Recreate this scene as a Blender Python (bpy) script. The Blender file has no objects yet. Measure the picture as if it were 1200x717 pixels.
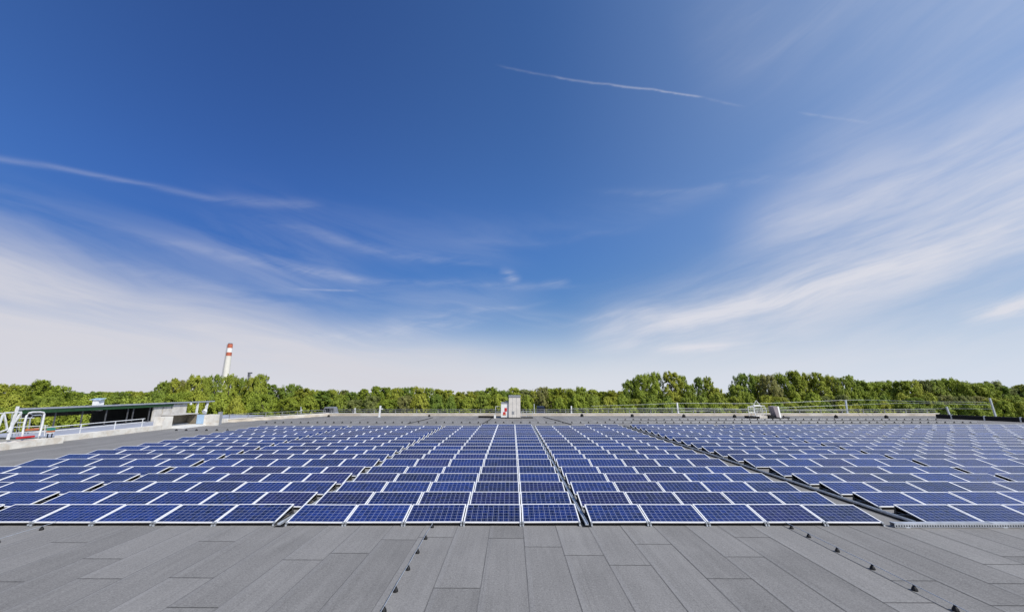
import bpy, math, random
from mathutils import Vector, Matrix
import numpy as np

C = bpy.context.scene
COL = C.collection
R = math.radians
random.seed(7)

# ------------------------------------------------------------------ camera
EYE = 3.788
PITCH = 11.676
FPX = 467.0
cam_d = bpy.data.cameras.new("camera")
cam_d.sensor_fit = 'HORIZONTAL'
cam_d.sensor_width = 36.0
cam_d.lens = 36.0 * FPX / 1200.0
cam_d.clip_start = 0.1
cam_d.clip_end = 6000
cam = bpy.data.objects.new("camera", cam_d)
COL.objects.link(cam)
cam.location = (0, 0, EYE)
cam.rotation_euler = (R(90 + PITCH), 0, 0)
C.camera = cam

# ------------------------------------------------------------------ sun, sky, exposure
SUN_EL, SUN_AZ = 44.0, 136.0          # azimuth clockwise from +Y: behind and to the right
sd = Vector((math.sin(R(SUN_AZ)) * math.cos(R(SUN_EL)), math.cos(R(SUN_AZ)) * math.cos(R(SUN_EL)), math.sin(R(SUN_EL))))
sun_d = bpy.data.lights.new("sun", 'SUN')
sun_d.energy = 4.9
sun_d.angle = R(0.53)
sun_d.color = (1.0, 0.955, 0.88)
sun = bpy.data.objects.new("sun", sun_d)
COL.objects.link(sun)
sun.rotation_euler = (-sd).to_track_quat('-Z', 'Y').to_euler()
C.view_settings.view_transform = 'Standard'
C.view_settings.look = 'None'
C.view_settings.exposure = 0.0
C.view_settings.gamma = 1.0
C.view_settings.use_curve_mapping = False

world = bpy.data.worlds.new("World")
C.world = world
world.use_nodes = True


class S:
    """a node socket with arithmetic"""
    nt = None

    def __init__(self, s):
        self.s = s

    @staticmethod
    def m(op, *a, clamp=False):
        n = S.nt.nodes.new('ShaderNodeMath')
        n.operation = op
        n.use_clamp = clamp
        for i, v in enumerate(a):
            if isinstance(v, S):
                S.nt.links.new(v.s, n.inputs[i])
            else:
                n.inputs[i].default_value = v
        return S(n.outputs[0])

    def __add__(s, o): return S.m('ADD', s, o)
    def __radd__(s, o): return S.m('ADD', o, s)
    def __sub__(s, o): return S.m('SUBTRACT', s, o)
    def __rsub__(s, o): return S.m('SUBTRACT', o, s)
    def __mul__(s, o): return S.m('MULTIPLY', s, o)
    def __rmul__(s, o): return S.m('MULTIPLY', o, s)
    def __truediv__(s, o): return S.m('DIVIDE', s, o)


def smooth(x, a, b, lo=0.0, hi=1.0):
    n = S.nt.nodes.new('ShaderNodeMapRange')
    n.interpolation_type = 'SMOOTHSTEP'
    S.nt.links.new(x.s, n.inputs[0])
    n.inputs[1].default_value = a
    n.inputs[2].default_value = b
    n.inputs[3].default_value = lo
    n.inputs[4].default_value = hi
    return S(n.outputs[0])


def vec(x, y, z=0.0):
    n = S.nt.nodes.new('ShaderNodeCombineXYZ')
    for i, v in enumerate((x, y, z)):
        if isinstance(v, S):
            S.nt.links.new(v.s, n.inputs[i])
        else:
            n.inputs[i].default_value = v
    return n.outputs[0]


def noise(v, scale, detail=4.0, rough=0.55, dist=0.0, col=False):
    n = S.nt.nodes.new('ShaderNodeTexNoise')
    S.nt.links.new(v, n.inputs['Vector'])
    n.inputs['Scale'].default_value = scale
    n.inputs['Detail'].default_value = detail
    n.inputs['Roughness'].default_value = rough
    n.inputs['Distortion'].default_value = dist
    return n.outputs['Color'] if col else S(n.outputs[0])


def mixc(fac, a, b, mode='MIX'):
    n = S.nt.nodes.new('ShaderNodeMix')
    n.data_type = 'RGBA'
    n.blend_type = mode
    for idx, v in ((0, fac), (6, a), (7, b)):
        if isinstance(v, S):
            S.nt.links.new(v.s, n.inputs[idx])
        elif isinstance(v, bpy.types.NodeSocket):
            S.nt.links.new(v, n.inputs[idx])
        elif idx == 0:
            n.inputs[idx].default_value = v
        else:
            n.inputs[idx].default_value = (*v, 1.0)
    return n.outputs[2]


def build_sky():
    nt = world.node_tree
    S.nt = nt
    for n in list(nt.nodes):
        nt.nodes.remove(n)
    out = nt.nodes.new('ShaderNodeOutputWorld')
    bg = nt.nodes.new('ShaderNodeBackground')
    nt.links.new(bg.outputs[0], out.inputs[0])
    sky = nt.nodes.new('ShaderNodeTexSky')
    sky.sky_type = 'NISHITA'
    sky.sun_disc = False
    sky.sun_elevation = R(SUN_EL)
    sky.sun_rotation = R(SUN_AZ)
    sky.altitude = 200
    sky.air_density = 1.0
    sky.dust_density = 0.6
    sky.ozone_density = 2.5
    bg.inputs[1].default_value = 0.1
    # a polarised, saturated blue as in the photograph
    gam = nt.nodes.new('ShaderNodeGamma')
    gam.inputs[1].default_value = 0.86
    nt.links.new(sky.outputs[0], gam.inputs[0])
    tint = mixc(1.0, gam.outputs[0], (0.53, 0.98, 1.64), 'MULTIPLY')
    tc = nt.nodes.new('ShaderNodeTexCoord')
    sp = nt.nodes.new('ShaderNodeSeparateXYZ')
    nt.links.new(tc.outputs['Generated'], sp.inputs[0])
    x, y, z = (S(o) for o in sp.outputs)
    az = S.m('ARCTAN2', x, y) * 57.29578
    el = S.m('ARCSINE', z) * 57.29578
    # the polarised band is deepest to the left; low sky is greyer
    dz = (az + 40.0) * (1.0 / 34.0)
    deep = S.m('EXPONENT', (dz * dz) * -1.0)
    tint = mixc(deep, tint, mixc(1.0, tint, (0.53, 0.63, 0.79), 'MULTIPLY'))
    tint = mixc(smooth(el, 24.0, 7.0), tint, mixc(1.0, tint, (0.88, 0.84, 0.76), 'MULTIPLY'))
    # slow warp so that no streak is ruled straight
    wn = noise(vec(az * 0.035, el * 0.07), 1.0, 2.0)
    wn2 = noise(vec(az * 0.035 + 31.0, el * 0.07), 1.0, 2.0)
    azw = az + (wn2 - 0.5) * 9.0
    elw = el + (wn - 0.5) * 4.5

    def rot(a, e, deg):
        c, s = math.cos(R(deg)), math.sin(R(deg))
        return a * c + e * s, e * c - a * s

    def streak(p, q, w, power=1.0, a=azw, e=elw, edge=6.0):
        d = Vector((q[0] - p[0], q[1] - p[1]))
        L = d.length
        ang = math.degrees(math.atan2(d.y, d.x))
        t, n = rot(a - p[0], e - p[1], ang)
        g = S.m('EXPONENT', (n * n) * (-1.0 / (w * w)))
        return g * smooth(t, -edge, edge) * smooth(t, L + edge, L - edge) * power

    def add(*ms):
        r = ms[0]
        for m_ in ms[1:]:
            r = r + m_
        return r

    # cirrus fibres, right: long, tilted
    ta, tb = rot(azw, elw, 13)
    fr = noise(vec(ta * 0.035, tb * 0.24), 1.0, 8.0, 0.60, 0.25)
    fr2 = noise(vec(ta * 0.13 + 7.0, tb * 0.75), 1.0, 7.0, 0.66, 0.2)
    fibre = smooth(fr * 0.78 + fr2 * 0.22, 0.30, 0.70)
    right = add(
        streak((12, 6.0), (62, 15.5), 4.6, 1.05),
        streak((22, 9.0), (62, 17.5), 3.0, 0.5),
        streak((33, 18.0), (62, 23.5), 3.2, 0.75),
        streak((40, 24.0), (70, 33.0), 5.0, 0.30),
        streak((26, 2.5), (62, 4.5), 3.2, 0.55),
        streak((30, 40.0), (70, 36.0), 5.0, 0.22),
    )
    right = right * (fibre * 0.72 + 0.28)
    # left veil
    la, lb = rot(azw, elw, -9)
    fl = noise(vec(la * 0.05 + 3.0, lb * 0.28 + 9.0), 1.0, 7.0, 0.58, 0.5)
    fibl = smooth(fl, 0.30, 0.66)
    top = S.m('SUBTRACT', 2.6, azw * 0.165)             # veil top climbs towards the left
    veil = smooth(elw - top, 5.0, -2.5) * smooth(azw, 12.0, -14.0)
    veil = veil * (fibl * 0.40 + 0.60)
    thin = smooth(az, 0.0, 75.0) * 0.40 + 0.02
    wisps = add(
        streak((-60, 14.5), (-25, 15.0), 3.0, 0.34),
        streak((-36, 12.0), (2, 13.0), 2.2, 0.26),
        streak((-38, 20.0), (0, 20.0), 3.5, 0.16),
        streak((-24, 7.6), (-8, 9.0), 1.6, 0.6),
        streak((-12, 11.5), (8, 9.5), 1.2, 0.25),
        streak((-4, 22.0), (24, 24.0), 2.2, 0.10),
        streak((20, 23.5), (38, 25.0), 1.2, 0.16),
    ) * fibl * 0.5
    wisps = wisps + add(
        streak((-32, 19.3), (-4, 17.6), 0.7, 0.22),
        streak((-27, 14.6), (8, 14.4), 0.45, 0.24),
        streak((-44, 15.8), (-20, 14.2), 0.6, 0.26),
        streak((-50, 13.0), (-30, 10.6), 0.7, 0.30),
        streak((15, 26.2), (40, 23.6), 0.5, 0.16),
        streak((-12, 9.6), (2, 11.8), 0.35, 0.34),
        streak((-6, 20.6), (16, 21.4), 0.5, 0.10),
        streak((6, 8.8), (24, 11.0), 0.5, 0.30),
        streak((-30, 6.6), (-6, 9.2), 0.9, 0.45),
    ) * smooth(fr2 * 0.6 + fl * 0.4, 0.34, 0.66) * 0.6
    puff = add(streak((-1.2, 16.3), (0.6, 15.5), 0.7, 0.45, edge=1.2),
               streak((4.5, 14.8), (7.5, 15.2), 0.5, 0.16, edge=1.2),
               streak((50, 6.7), (60, 7.6), 0.8, 0.9, edge=2.0),
               streak((22, 4.4), (30, 5.0), 0.6, 0.6, edge=3.0)) * smooth(fr2, 0.25, 0.6)
    # trails of aircraft: nearly straight, thin
    a1 = az
    e1 = el + (fr2 - 0.5) * 0.35 + (wn - 0.5) * 0.5
    trail = add(
        streak((-1.4, 42.6), (7.1, 41.4), 0.13, 0.10, a1, e1, 2.0),
        streak((7.1, 41.4), (15.2, 39.8), 0.12, 0.20, a1, e1, 1.2),
        streak((15.2, 39.8), (22.1, 38.0), 0.12, 0.30, a1, e1, 0.8),
        streak((22.1, 38.0), (28.4, 35.8), 0.11, 0.34, a1, e1, 0.8),
        streak((29.0, 35.5), (33.0, 33.6), 0.14, 0.10, a1, e1, 1.0),
        streak((39.6, 30.6), (44.9, 27.6), 0.14, 0.12, a1, e1, 1.0),
        streak((-58, 19.1), (-51.9, 20.3), 0.30, 0.15, a1, e1, 1.5),
        streak((-51.9, 20.4), (-44.4, 21.1), 0.24, 0.18, a1, e1, 1.5),
        streak((-44.4, 21.1), (-39.0, 21.3), 0.36, 0.14, a1, e1, 1.5),
        streak((-39.0, 21.3), (-28.0, 23.2), 0.60, 0.12, a1, e1, 2.0),
        streak((-29, 12.4), (-22, 12.9), 0.12, 0.22, az, el, 0.7),
    )
    trail = trail * smooth(fr2, 0.15, 0.62)
    ez = S.m('MAXIMUM', el, 0.0) * 0.150
    haze = S.m('EXPONENT', (ez * ez) * -1.0) * 0.97
    mask = right * 0.88
    mask = S.m('ADD', mask, wisps)
    mask = S.m('ADD', mask, puff)
    mask = S.m('ADD', mask, trail)
    mask = S.m('MULTIPLY', mask, 1.0, clamp=True)
    hz = mixc(haze, tint, (7.2, 7.4, 8.0))
    hz = mixc(thin, hz, (5.2, 6.9, 9.2))
    hz = mixc(S.m('MULTIPLY', veil * 0.95, 1.0, clamp=True), hz, (6.7, 6.65, 7.2))
    fin = mixc(mask * 0.90, hz, (7.4, 7.4, 8.0))
    nt.links.new(fin, bg.inputs[0])


build_sky()


# ------------------------------------------------------------------ helpers
def px(u, v, Y):
    """world point on the line of sight through photo pixel (u, v) at depth Y"""
    a, b = (u - 600) / FPX, (358.5 - v) / FPX
    th = R(PITCH)
    d = (a, math.cos(th) - b * math.sin(th), math.sin(th) + b * math.cos(th))
    t = Y / d[1]
    return Vector((d[0] * t, Y, EYE + d[2] * t))


def px_ground(u, v, z=0.0):
    a, b = (u - 600) / FPX, (358.5 - v) / FPX
    th = R(PITCH)
    d = (a, math.cos(th) - b * math.sin(th), math.sin(th) + b * math.cos(th))
    t = (z - EYE) / d[2]
    return Vector((d[0] * t, d[1] * t, z))


def to_px(p):
    th = R(PITCH)
    z = p[2] - EYE
    d = p[1] * math.cos(th) + z * math.sin(th)
    u = -p[1] * math.sin(th) + z * math.cos(th)
    return 600 + FPX * p[0] / d, 358.5 - FPX * u / d


class MB:
    def __init__(s):
        s.v, s.f, s.mi, s.uv = [], [], [], []

    def face(s, pts, m=0, uv=None):
        b = len(s.v)
        s.v += [tuple(p) for p in pts]
        s.f.append(tuple(range(b, b + len(pts))))
        s.mi.append(m)
        s.uv.append(uv or [(0, 0)] * len(pts))

    def hexa(s, p, m=0):
        """8 corners: bottom 4 counter-clockwise, top 4"""
        for q in ((3, 2, 1, 0), (4, 5, 6, 7), (0, 1, 5, 4), (1, 2, 6, 5), (2, 3, 7, 6), (3, 0, 4, 7)):
            b = len(s.v)
            s.v += [tuple(p[i]) for i in q]
            s.f.append((b, b + 1, b + 2, b + 3))
            s.mi.append(m)
            s.uv.append([(0, 0)] * 4)

    def box(s, x0, x1, y0, y1, z0, z1, m=0):
        s.hexa([(x0, y0, z0), (x1, y0, z0), (x1, y1, z0), (x0, y1, z0), (x0, y0, z1), (x1, y0, z1), (x1, y1, z1), (x0, y1, z1)], m)

    def bar(s, a, b, w, h=None, m=0, up=(0, 0, 1)):
        """square bar from a to b"""
        a, b = Vector(a), Vector(b)
        h = h or w
        d = (b - a).normalized()
        u = Vector(up)
        if abs(d.dot(u)) > 0.99:
            u = Vector((0, 1, 0))
        sx = d.cross(u).normalized() * (w / 2)
        sz = sx.cross(d).normalized() * (h / 2)
        s.hexa([a - sx - sz, a + sx - sz, b + sx - sz, b - sx - sz, a - sx + sz, a + sx + sz, b + sx + sz, b - sx + sz], m)

    def tube(s, pts, r, n=8, m=0, caps=True):
        pts = [Vector(p) for p in pts]
        rs = r if isinstance(r, (list, tuple)) else [r] * len(pts)
        rings = []
        for i, p in enumerate(pts):
            d = (pts[min(i + 1, len(pts) - 1)] - pts[max(i - 1, 0)]).normalized()
            ref = Vector((0, 0, 1)) if abs(d.z) < 0.9 else Vector((0, 1, 0))
            a = d.cross(ref).normalized()
            b = a.cross(d).normalized()
            base = len(s.v)
            for k in range(n):
                t = 2 * math.pi * k / n
                s.v.append(tuple(p + (a * math.cos(t) + b * math.sin(t)) * rs[i]))
            rings.append(base)
        for i in range(len(rings) - 1):
            for k in range(n):
                k2 = (k + 1) % n
                s.f.append((rings[i] + k, rings[i] + k2, rings[i + 1] + k2, rings[i + 1] + k))
                s.mi.append(m)
                s.uv.append([(0, 0)] * 4)
        if caps:
            for base in (rings[0], rings[-1]):
                s.f.append(tuple(base + k for k in range(n)))
                s.mi.append(m)
                s.uv.append([(0, 0)] * n)

    def prism(s, poly, z0, z1, m=0, m_top=None):
        n = len(poly)
        s.face([(x, y, z1) for x, y in poly], m if m_top is None else m_top)
        s.face([(x, y, z0) for x, y in reversed(poly)], m)
        for i in range(n):
            (xa, ya), (xb, yb) = poly[i], poly[(i + 1) % n]
            s.face([(xa, ya, z0), (xb, yb, z0), (xb, yb, z1), (xa, ya, z1)], m)

    def mesh(s, name, mats, bevel=0.0, smooth=False):
        me = bpy.data.meshes.new(name)
        me.from_pydata(s.v, [], s.f)
        for m in (mats if isinstance(mats, (list, tuple)) else [mats]):
            me.materials.append(m)
        me.polygons.foreach_set('material_index', s.mi)
        uvl = me.uv_layers.new(name='UVMap')
        flat = [c for f in s.uv for p in f for c in p]
        uvl.data.foreach_set('uv', flat)
        if smooth:
            me.polygons.foreach_set('use_smooth', [True] * len(me.polygons))
        me.update()
        return me

    def build(s, name, mats, parent=None, smooth=False, loc=None):
        return link(name, s.mesh(name, mats, smooth=smooth), parent, loc)


def link(name, data, parent=None, loc=None, rotz=0.0):
    o = bpy.data.objects.new(name, data)
    COL.objects.link(o)
    if parent is not None:
        o.parent = parent
    if loc is not None:
        o.location = loc
    o.rotation_euler.z = rotz
    return o


def tag(o, label=None, cat=None, group=None, kind=None):
    if label:
        o['label'] = label
    if cat:
        o['category'] = cat
    if group:
        o['group'] = group
    if kind:
        o['kind'] = kind
    return o


def thing(name, label, cat, loc=(0, 0, 0), rotz=0.0, group=None):
    o = link(name, None, None, loc, rotz)
    o.empty_display_size = 0.2
    return tag(o, label, cat, group)


def copy_tree(src, parent=None):
    c = src.copy()
    COL.objects.link(c)
    if parent is not None:
        c.parent = parent
    for ch in list(src.children):
        copy_tree(ch, c)
    return c


# ------------------------------------------------------------------ materials
def mat(name, color, rough=0.7, metal=0.0, spec=0.5, var=0.0, vscale=3.0, stain=None, bump=0.0, bscale=40.0):
    m = bpy.data.materials.new(name)
    m.use_nodes = True
    nt = m.node_tree
    S.nt = nt
    b = nt.nodes['Principled BSDF']
    b.inputs['Roughness'].default_value = rough
    b.inputs['Metallic'].default_value = metal
    b.inputs['Specular IOR Level'].default_value = spec
    b.inputs['Base Color'].default_value = (*color, 1)
    tc = nt.nodes.new('ShaderNodeTexCoord').outputs['Object']
    src = None
    if var:
        n = smooth(noise(tc, vscale, 6.0, 0.62), 0.3, 0.7)
        dark = tuple(c * (1 - var) for c in color)
        lite = tuple(min(1, c * (1 + var)) for c in color)
        src = mixc(n, dark, lite)
    if stain:
        sc, amount, scale = stain
        n = smooth(noise(tc, scale, 7.0, 0.65, 0.4), 0.46, 0.66) * amount
        src = mixc(n, src if src else color, sc)
    if src:
        nt.links.new(src, b.inputs['Base Color'])
    if bump:
        bn = nt.nodes.new('ShaderNodeBump')
        bn.inputs['Strength'].default_value = bump
        bn.inputs['Distance'].default_value = 0.01
        nt.links.new(noise(tc, bscale, 4.0).s, bn.inputs['Height'])
        nt.links.new(bn.outputs[0], b.inputs['Normal'])
    return m


M = {}
M['alu'] = mat('aluminium_frame', (0.84, 0.84, 0.83), 0.45, 0.05, var=0.05, vscale=5)
M['dark_steel'] = mat('dark_support_steel', (0.10, 0.10, 0.105), 0.5, 0.4, var=0.2, vscale=6)
M['tray'] = mat('cable_tray_zinc', (0.42, 0.44, 0.47), 0.5, 0.3, var=0.2, vscale=3)
M['rail_grey'] = mat('weathered_rail_steel', (0.26, 0.265, 0.27), 0.6, 0.3, var=0.2, vscale=2)
M['galv'] = mat('galvanised_steel', (0.50, 0.53, 0.56), 0.45, 0.5, var=0.15, vscale=8)
M['white_steel'] = mat('white_painted_steel', (0.74, 0.75, 0.75), 0.45, 0.1, var=0.1, vscale=4, stain=((0.3, 0.22, 0.16), 0.35, 6))
M['dark_plastic'] = mat('black_plastic', (0.008, 0.008, 0.009), 0.6, spec=0.3, var=0.2)
M['rear'] = mat('rear_sheet_and_front_shade', (0.006, 0.006, 0.007), 0.8, 0.0, spec=0.1, var=0.2)  # near black: shade under the panels is put into the colour
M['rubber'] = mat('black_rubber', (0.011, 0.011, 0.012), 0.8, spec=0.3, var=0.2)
M['concrete'] = mat('weathered_concrete', (0.52, 0.49, 0.44), 0.85, var=0.15, vscale=1.5, stain=((0.34, 0.30, 0.24), 0.45, 1.6), bump=0.4)
M['coping'] = mat('stained_white_coping', (0.66, 0.63, 0.57), 0.8, var=0.12, vscale=1.2, stain=((0.42, 0.33, 0.22), 0.45, 1.3), bump=0.3)
M['sandstone'] = mat('pale_parapet_render', (0.48, 0.42, 0.34), 0.85, var=0.15, vscale=0.8, stain=((0.62, 0.60, 0.55), 0.5, 0.5))
M['white_panel'] = mat('white_sheet_metal', (0.72, 0.72, 0.70), 0.5, 0.0, var=0.06, vscale=2)
M['beige_panel'] = mat('beige_sheet_metal', (0.60, 0.565, 0.52), 0.55, 0.0, var=0.07, vscale=1.5, stain=((0.36, 0.33, 0.29), 0.35, 1.3))
M['lilac_side'] = mat('weathered_lilac_sheet', (0.30, 0.255, 0.26), 0.6, var=0.15, vscale=2)
M['grey_cap'] = mat('grey_cap_metal', (0.28, 0.29, 0.31), 0.5, 0.2, var=0.1)
M['red'] = mat('red_paint', (0.50, 0.018, 0.02), 0.5, var=0.1)
M['orange'] = mat('faded_orange_paint', (0.50, 0.16, 0.07), 0.6, var=0.15)
M['green'] = mat('dark_green_paint', (0.009, 0.050, 0.012), 0.6, var=0.2)
M['teal'] = mat('teal_plastic', (0.03, 0.22, 0.17), 0.6, var=0.1)
M['blue_panel'] = mat('pale_blue_sheet', (0.32, 0.45, 0.60), 0.5, var=0.12, vscale=2)
M['lilac_roof'] = mat('grey_blue_roof_sheet', (0.36, 0.38, 0.44), 0.6, var=0.12, vscale=0.6, stain=((0.24, 0.24, 0.27), 0.4, 0.7))
M['shaded_wall'] = mat('shaded_shed_wall', (0.06, 0.058, 0.055), 0.8, var=0.25, vscale=1)  # shade inside the open bays put into the wall colour
M['brown_wall'] = mat('brown_recess_wall', (0.16, 0.135, 0.10), 0.85, var=0.2, vscale=2)
M['canopy'] = mat('grey_canopy_metal', (0.33, 0.35, 0.39), 0.5, 0.2, var=0.12)
M['glass_dark'] = mat('dark_glass', (0.02, 0.024, 0.03), 0.08, var=0.1)
M['facade'] = mat('factory_facade', (0.34, 0.33, 0.31), 0.8, var=0.1)
M['grass'] = mat('meadow_ground', (0.065, 0.085, 0.028), 0.95, var=0.35, vscale=0.05, stain=((0.12, 0.10, 0.06), 0.5, 0.03))
M['asphalt'] = mat('asphalt', (0.055, 0.055, 0.057), 0.9, var=0.2, vscale=0.4)
M['bark'] = mat('bark', (0.085, 0.068, 0.05), 0.9, var=0.3, vscale=2)
M['tyre'] = mat('tyre_rubber', (0.015, 0.015, 0.016), 0.8)
M['van_blue'] = mat('dark_blue_car_paint', (0.03, 0.045, 0.09), 0.25, 0.2)
M['van_grey'] = mat('silver_grey_car_paint', (0.33, 0.34, 0.37), 0.3, 0.4)
M['chimney'] = mat('cream_chimney_concrete', (0.66, 0.63, 0.57), 0.85, var=0.06, vscale=0.2)
M['chimney_red'] = mat('red_chimney_band', (0.43, 0.115, 0.065), 0.85, var=0.15, vscale=0.4)
M['chimney_white'] = mat('white_chimney_band', (0.75, 0.75, 0.74), 0.8, var=0.05, vscale=0.4)
M['antenna'] = mat('dark_antenna', (0.10, 0.10, 0.12), 0.6)


def cells_material(per_object=True):
    m = bpy.data.materials.new('blue_polycrystalline_cells')
    m.use_nodes = True
    nt = m.node_tree
    S.nt = nt
    b = nt.nodes['Principled BSDF']
    uvn = nt.nodes.new('ShaderNodeUVMap').outputs[0]
    sp = nt.nodes.new('ShaderNodeSeparateXYZ')
    nt.links.new(uvn, sp.inputs[0])
    u, v = S(sp.outputs[0]), S(sp.outputs[1])
    fu, fv = S.m('FRACT', u), S.m('FRACT', v)
    du = S.m('ABSOLUTE', fu - 0.5)
    dv = S.m('ABSOLUTE', fv - 0.5)
    edge = S.m('MAXIMUM', du, dv)
    line = S.m('GREATER_THAN', edge, 0.473)
    # silver bus bars, two per cell, along the long side of the cell
    bus = S.m('LESS_THAN', S.m('ABSOLUTE', S.m('ABSOLUTE', fu - 0.5) - 0.22), 0.012)
    if per_object:
        rnd = S(nt.nodes.new('ShaderNodeObjectInfo').outputs['Random'])
    else:
        rnd = S(nt.nodes.new('ShaderNodeNewGeometry').outputs['Random Per Island'])
    wn = nt.nodes.new('ShaderNodeTexWhiteNoise')
    wn.noise_dimensions = '3D'
    nt.links.new(vec(S.m('FLOOR', u), S.m('FLOOR', v), rnd * 91.0), wn.inputs['Vector'])
    cr = S(wn.outputs['Value'])
    vor = nt.nodes.new('ShaderNodeTexVoronoi')
    vor.inputs['Scale'].default_value = 5.0
    nt.links.new(vec(u, v, rnd * 40.0), vor.inputs['Vector'])
    sv = nt.nodes.new('ShaderNodeSeparateColor')
    nt.links.new(vor.outputs['Color'], sv.inputs[0])
    flake = S(sv.outputs[0])
    base = mixc(rnd, (0.0022, 0.0078, 0.062), (0.0045, 0.0170, 0.105))
    purple = S.m('GREATER_THAN', S.m('FRACT', rnd * 7.31), 0.76)
    base = mixc(purple * 0.55, base, (0.008, 0.005, 0.042))
    val = (cr - 0.5) * 0.7 + (flake - 0.5) * 0.8 + (S.m('FRACT', rnd * 13.7) - 0.5) * 0.55 + 1.0
    hsv = nt.nodes.new('ShaderNodeHueSaturation')
    nt.links.new(base, hsv.inputs['Color'])
    nt.links.new(val.s, hsv.inputs['Value'])
    c = mixc(bus * 0.40, hsv.outputs[0], (0.30, 0.33, 0.40))
    dust = noise(vec(u * 0.22, v * 0.5, rnd * 60.0), 1.0, 5.0, 0.65)
    c = mixc(smooth(dust, 0.5, 0.8) * 0.05, c, (0.35, 0.33, 0.30))
    c = mixc(line * 0.72, c, (0.40, 0.44, 0.58))
    c = mixc(smooth(v + dust * 0.8, 0.65, 0.05) * 0.30, c, (0.30, 0.28, 0.25))   # dirt washed down to the low edge
    nt.links.new(c, b.inputs['Base Color'])
    b.inputs['Roughness'].default_value = 0.07
    b.inputs['IOR'].default_value = 1.38
    return m


M['cells'] = cells_material(True)
M['cells_far'] = cells_material(False)


def roof_material():
    m = bpy.data.materials.new('grey_bitumen_sheets')
    m.use_nodes = True
    nt = m.node_tree
    S.nt = nt
    b = nt.nodes['Principled BSDF']
    tc = nt.nodes.new('ShaderNodeTexCoord').outputs['Object']
    sp = nt.nodes.new('ShaderNodeSeparateXYZ')
    nt.links.new(tc, sp.inputs[0])
    x, y = S(sp.outputs[0]), S(sp.outputs[1])
    uvn = nt.nodes.new('ShaderNodeUVMap').outputs[0]
    su = nt.nodes.new('ShaderNodeSeparateXYZ')
    nt.links.new(uvn, su.inputs[0])
    u, v = S(su.outputs[0]), S(su.outputs[1])           # metres from the sheet's own left and near edges
    rnd = S(nt.nodes.new('ShaderNodeNewGeometry').outputs['Random Per Island'])
    grain = noise(tc, 34.0, 4.0, 0.85)
    grain2 = noise(tc, 17.0, 3.0, 0.7)
    blot = noise(tc, 0.7, 6.0, 0.6)
    strk = noise(vec(x * 6.0, y * 0.30, rnd * 30.0), 1.0, 6.0, 0.65)
    tone = (rnd - 0.5) * 0.21 + (grain - 0.5) * 1.4 + (grain2 - 0.5) * 0.55 + (blot - 0.5) * 0.34 + (strk - 0.5) * 0.42 + 1.0
    col = nt.nodes.new('ShaderNodeHueSaturation')
    col.inputs['Color'].default_value = (0.203, 0.196, 0.187, 1)
    nt.links.new(tone.s, col.inputs['Value'])
    # bleeding bitumen along the laps: a wavering dark line
    wob = noise(vec(x * 1.0, y * 9.0, rnd * 9.0), 1.0, 5.0, 0.7)
    seam = smooth(u - wob * 0.030, 0.008, -0.006)
    wob2 = noise(vec(x * 9.0, y * 3.0, rnd * 9.0), 1.0, 5.0, 0.7)
    lap = smooth(v - wob2 * 0.05, 0.012, -0.006)
    d = S.m('MAXIMUM', seam * (smooth(blot + grain2 * 0.6, 0.55, 0.95) * 0.75 + 0.25), lap)
    d = S.m('MULTIPLY', d, 0.62, clamp=True)
    band = smooth(u, 0.125, 0.105) * 0.10                # paler selvedge strip
    c = mixc(band, col.outputs[0], (0.30, 0.30, 0.31))
    # rolled-in streaks and wash marks along the sheet
    ln = noise(vec(u * 26.0, y * 0.10, rnd * 50.0), 1.0, 3.0, 0.6)
    c = mixc(smooth(ln, 0.60, 0.72) * 0.28, c, (0.085, 0.083, 0.080))
    sm = noise(vec(x * 0.9, y * 0.22, 3.0), 1.0, 6.0, 0.62)
    c = mixc(smooth(sm, 0.54, 0.72) * 0.30, c, (0.30, 0.29, 0.275))
    c = mixc(d, c, (0.022, 0.021, 0.020))
    nt.links.new(c, b.inputs['Base Color'])
    b.inputs['Roughness'].default_value = 0.92
    b.inputs['Specular IOR Level'].default_value = 0.25
    bn = nt.nodes.new('ShaderNodeBump')
    bn.inputs['Strength'].default_value = 0.5
    bn.inputs['Distance'].default_value = 0.004
    nt.links.new(grain.s, bn.inputs['Height'])
    nt.links.new(bn.outputs[0], b.inputs['Normal'])
    return m


M['roof'] = roof_material()


def leaf_material(name, dark, light, gold):
    m = bpy.data.materials.new(name)
    m.use_nodes = True
    nt = m.node_tree
    S.nt = nt
    b = nt.nodes['Principled BSDF']
    out = nt.nodes['Material Output']
    ri = S(nt.nodes.new('ShaderNodeNewGeometry').outputs['Random Per Island'])
    ro = S(nt.nodes.new('ShaderNodeObjectInfo').outputs['Random'])
    tc = nt.nodes.new('ShaderNodeTexCoord').outputs['Object']
    cl = smooth(noise(tc, 0.55, 3.0, 0.6), 0.35, 0.65)
    f = S.m('MULTIPLY', ri * 0.45 + cl * 0.55, 1.0, clamp=True)
    c = mixc(f, dark, light)
    c = mixc(smooth(ro, 0.2, 1.0) * 0.6, c, gold)
    nt.links.new(c, b.inputs['Base Color'])
    b.inputs['Roughness'].default_value = 0.6
    b.inputs['Specular IOR Level'].default_value = 0.25
    tr = nt.nodes.new('ShaderNodeBsdfTranslucent')
    nt.links.new(c, tr.inputs[0])
    mx = nt.nodes.new('ShaderNodeMixShader')
    mx.inputs[0].default_value = 0.25
    nt.links.new(b.outputs[0], mx.inputs[1])
    nt.links.new(tr.outputs[0], mx.inputs[2])
    nt.links.new(mx.outputs[0], out.inputs[0])
    return m


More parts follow.
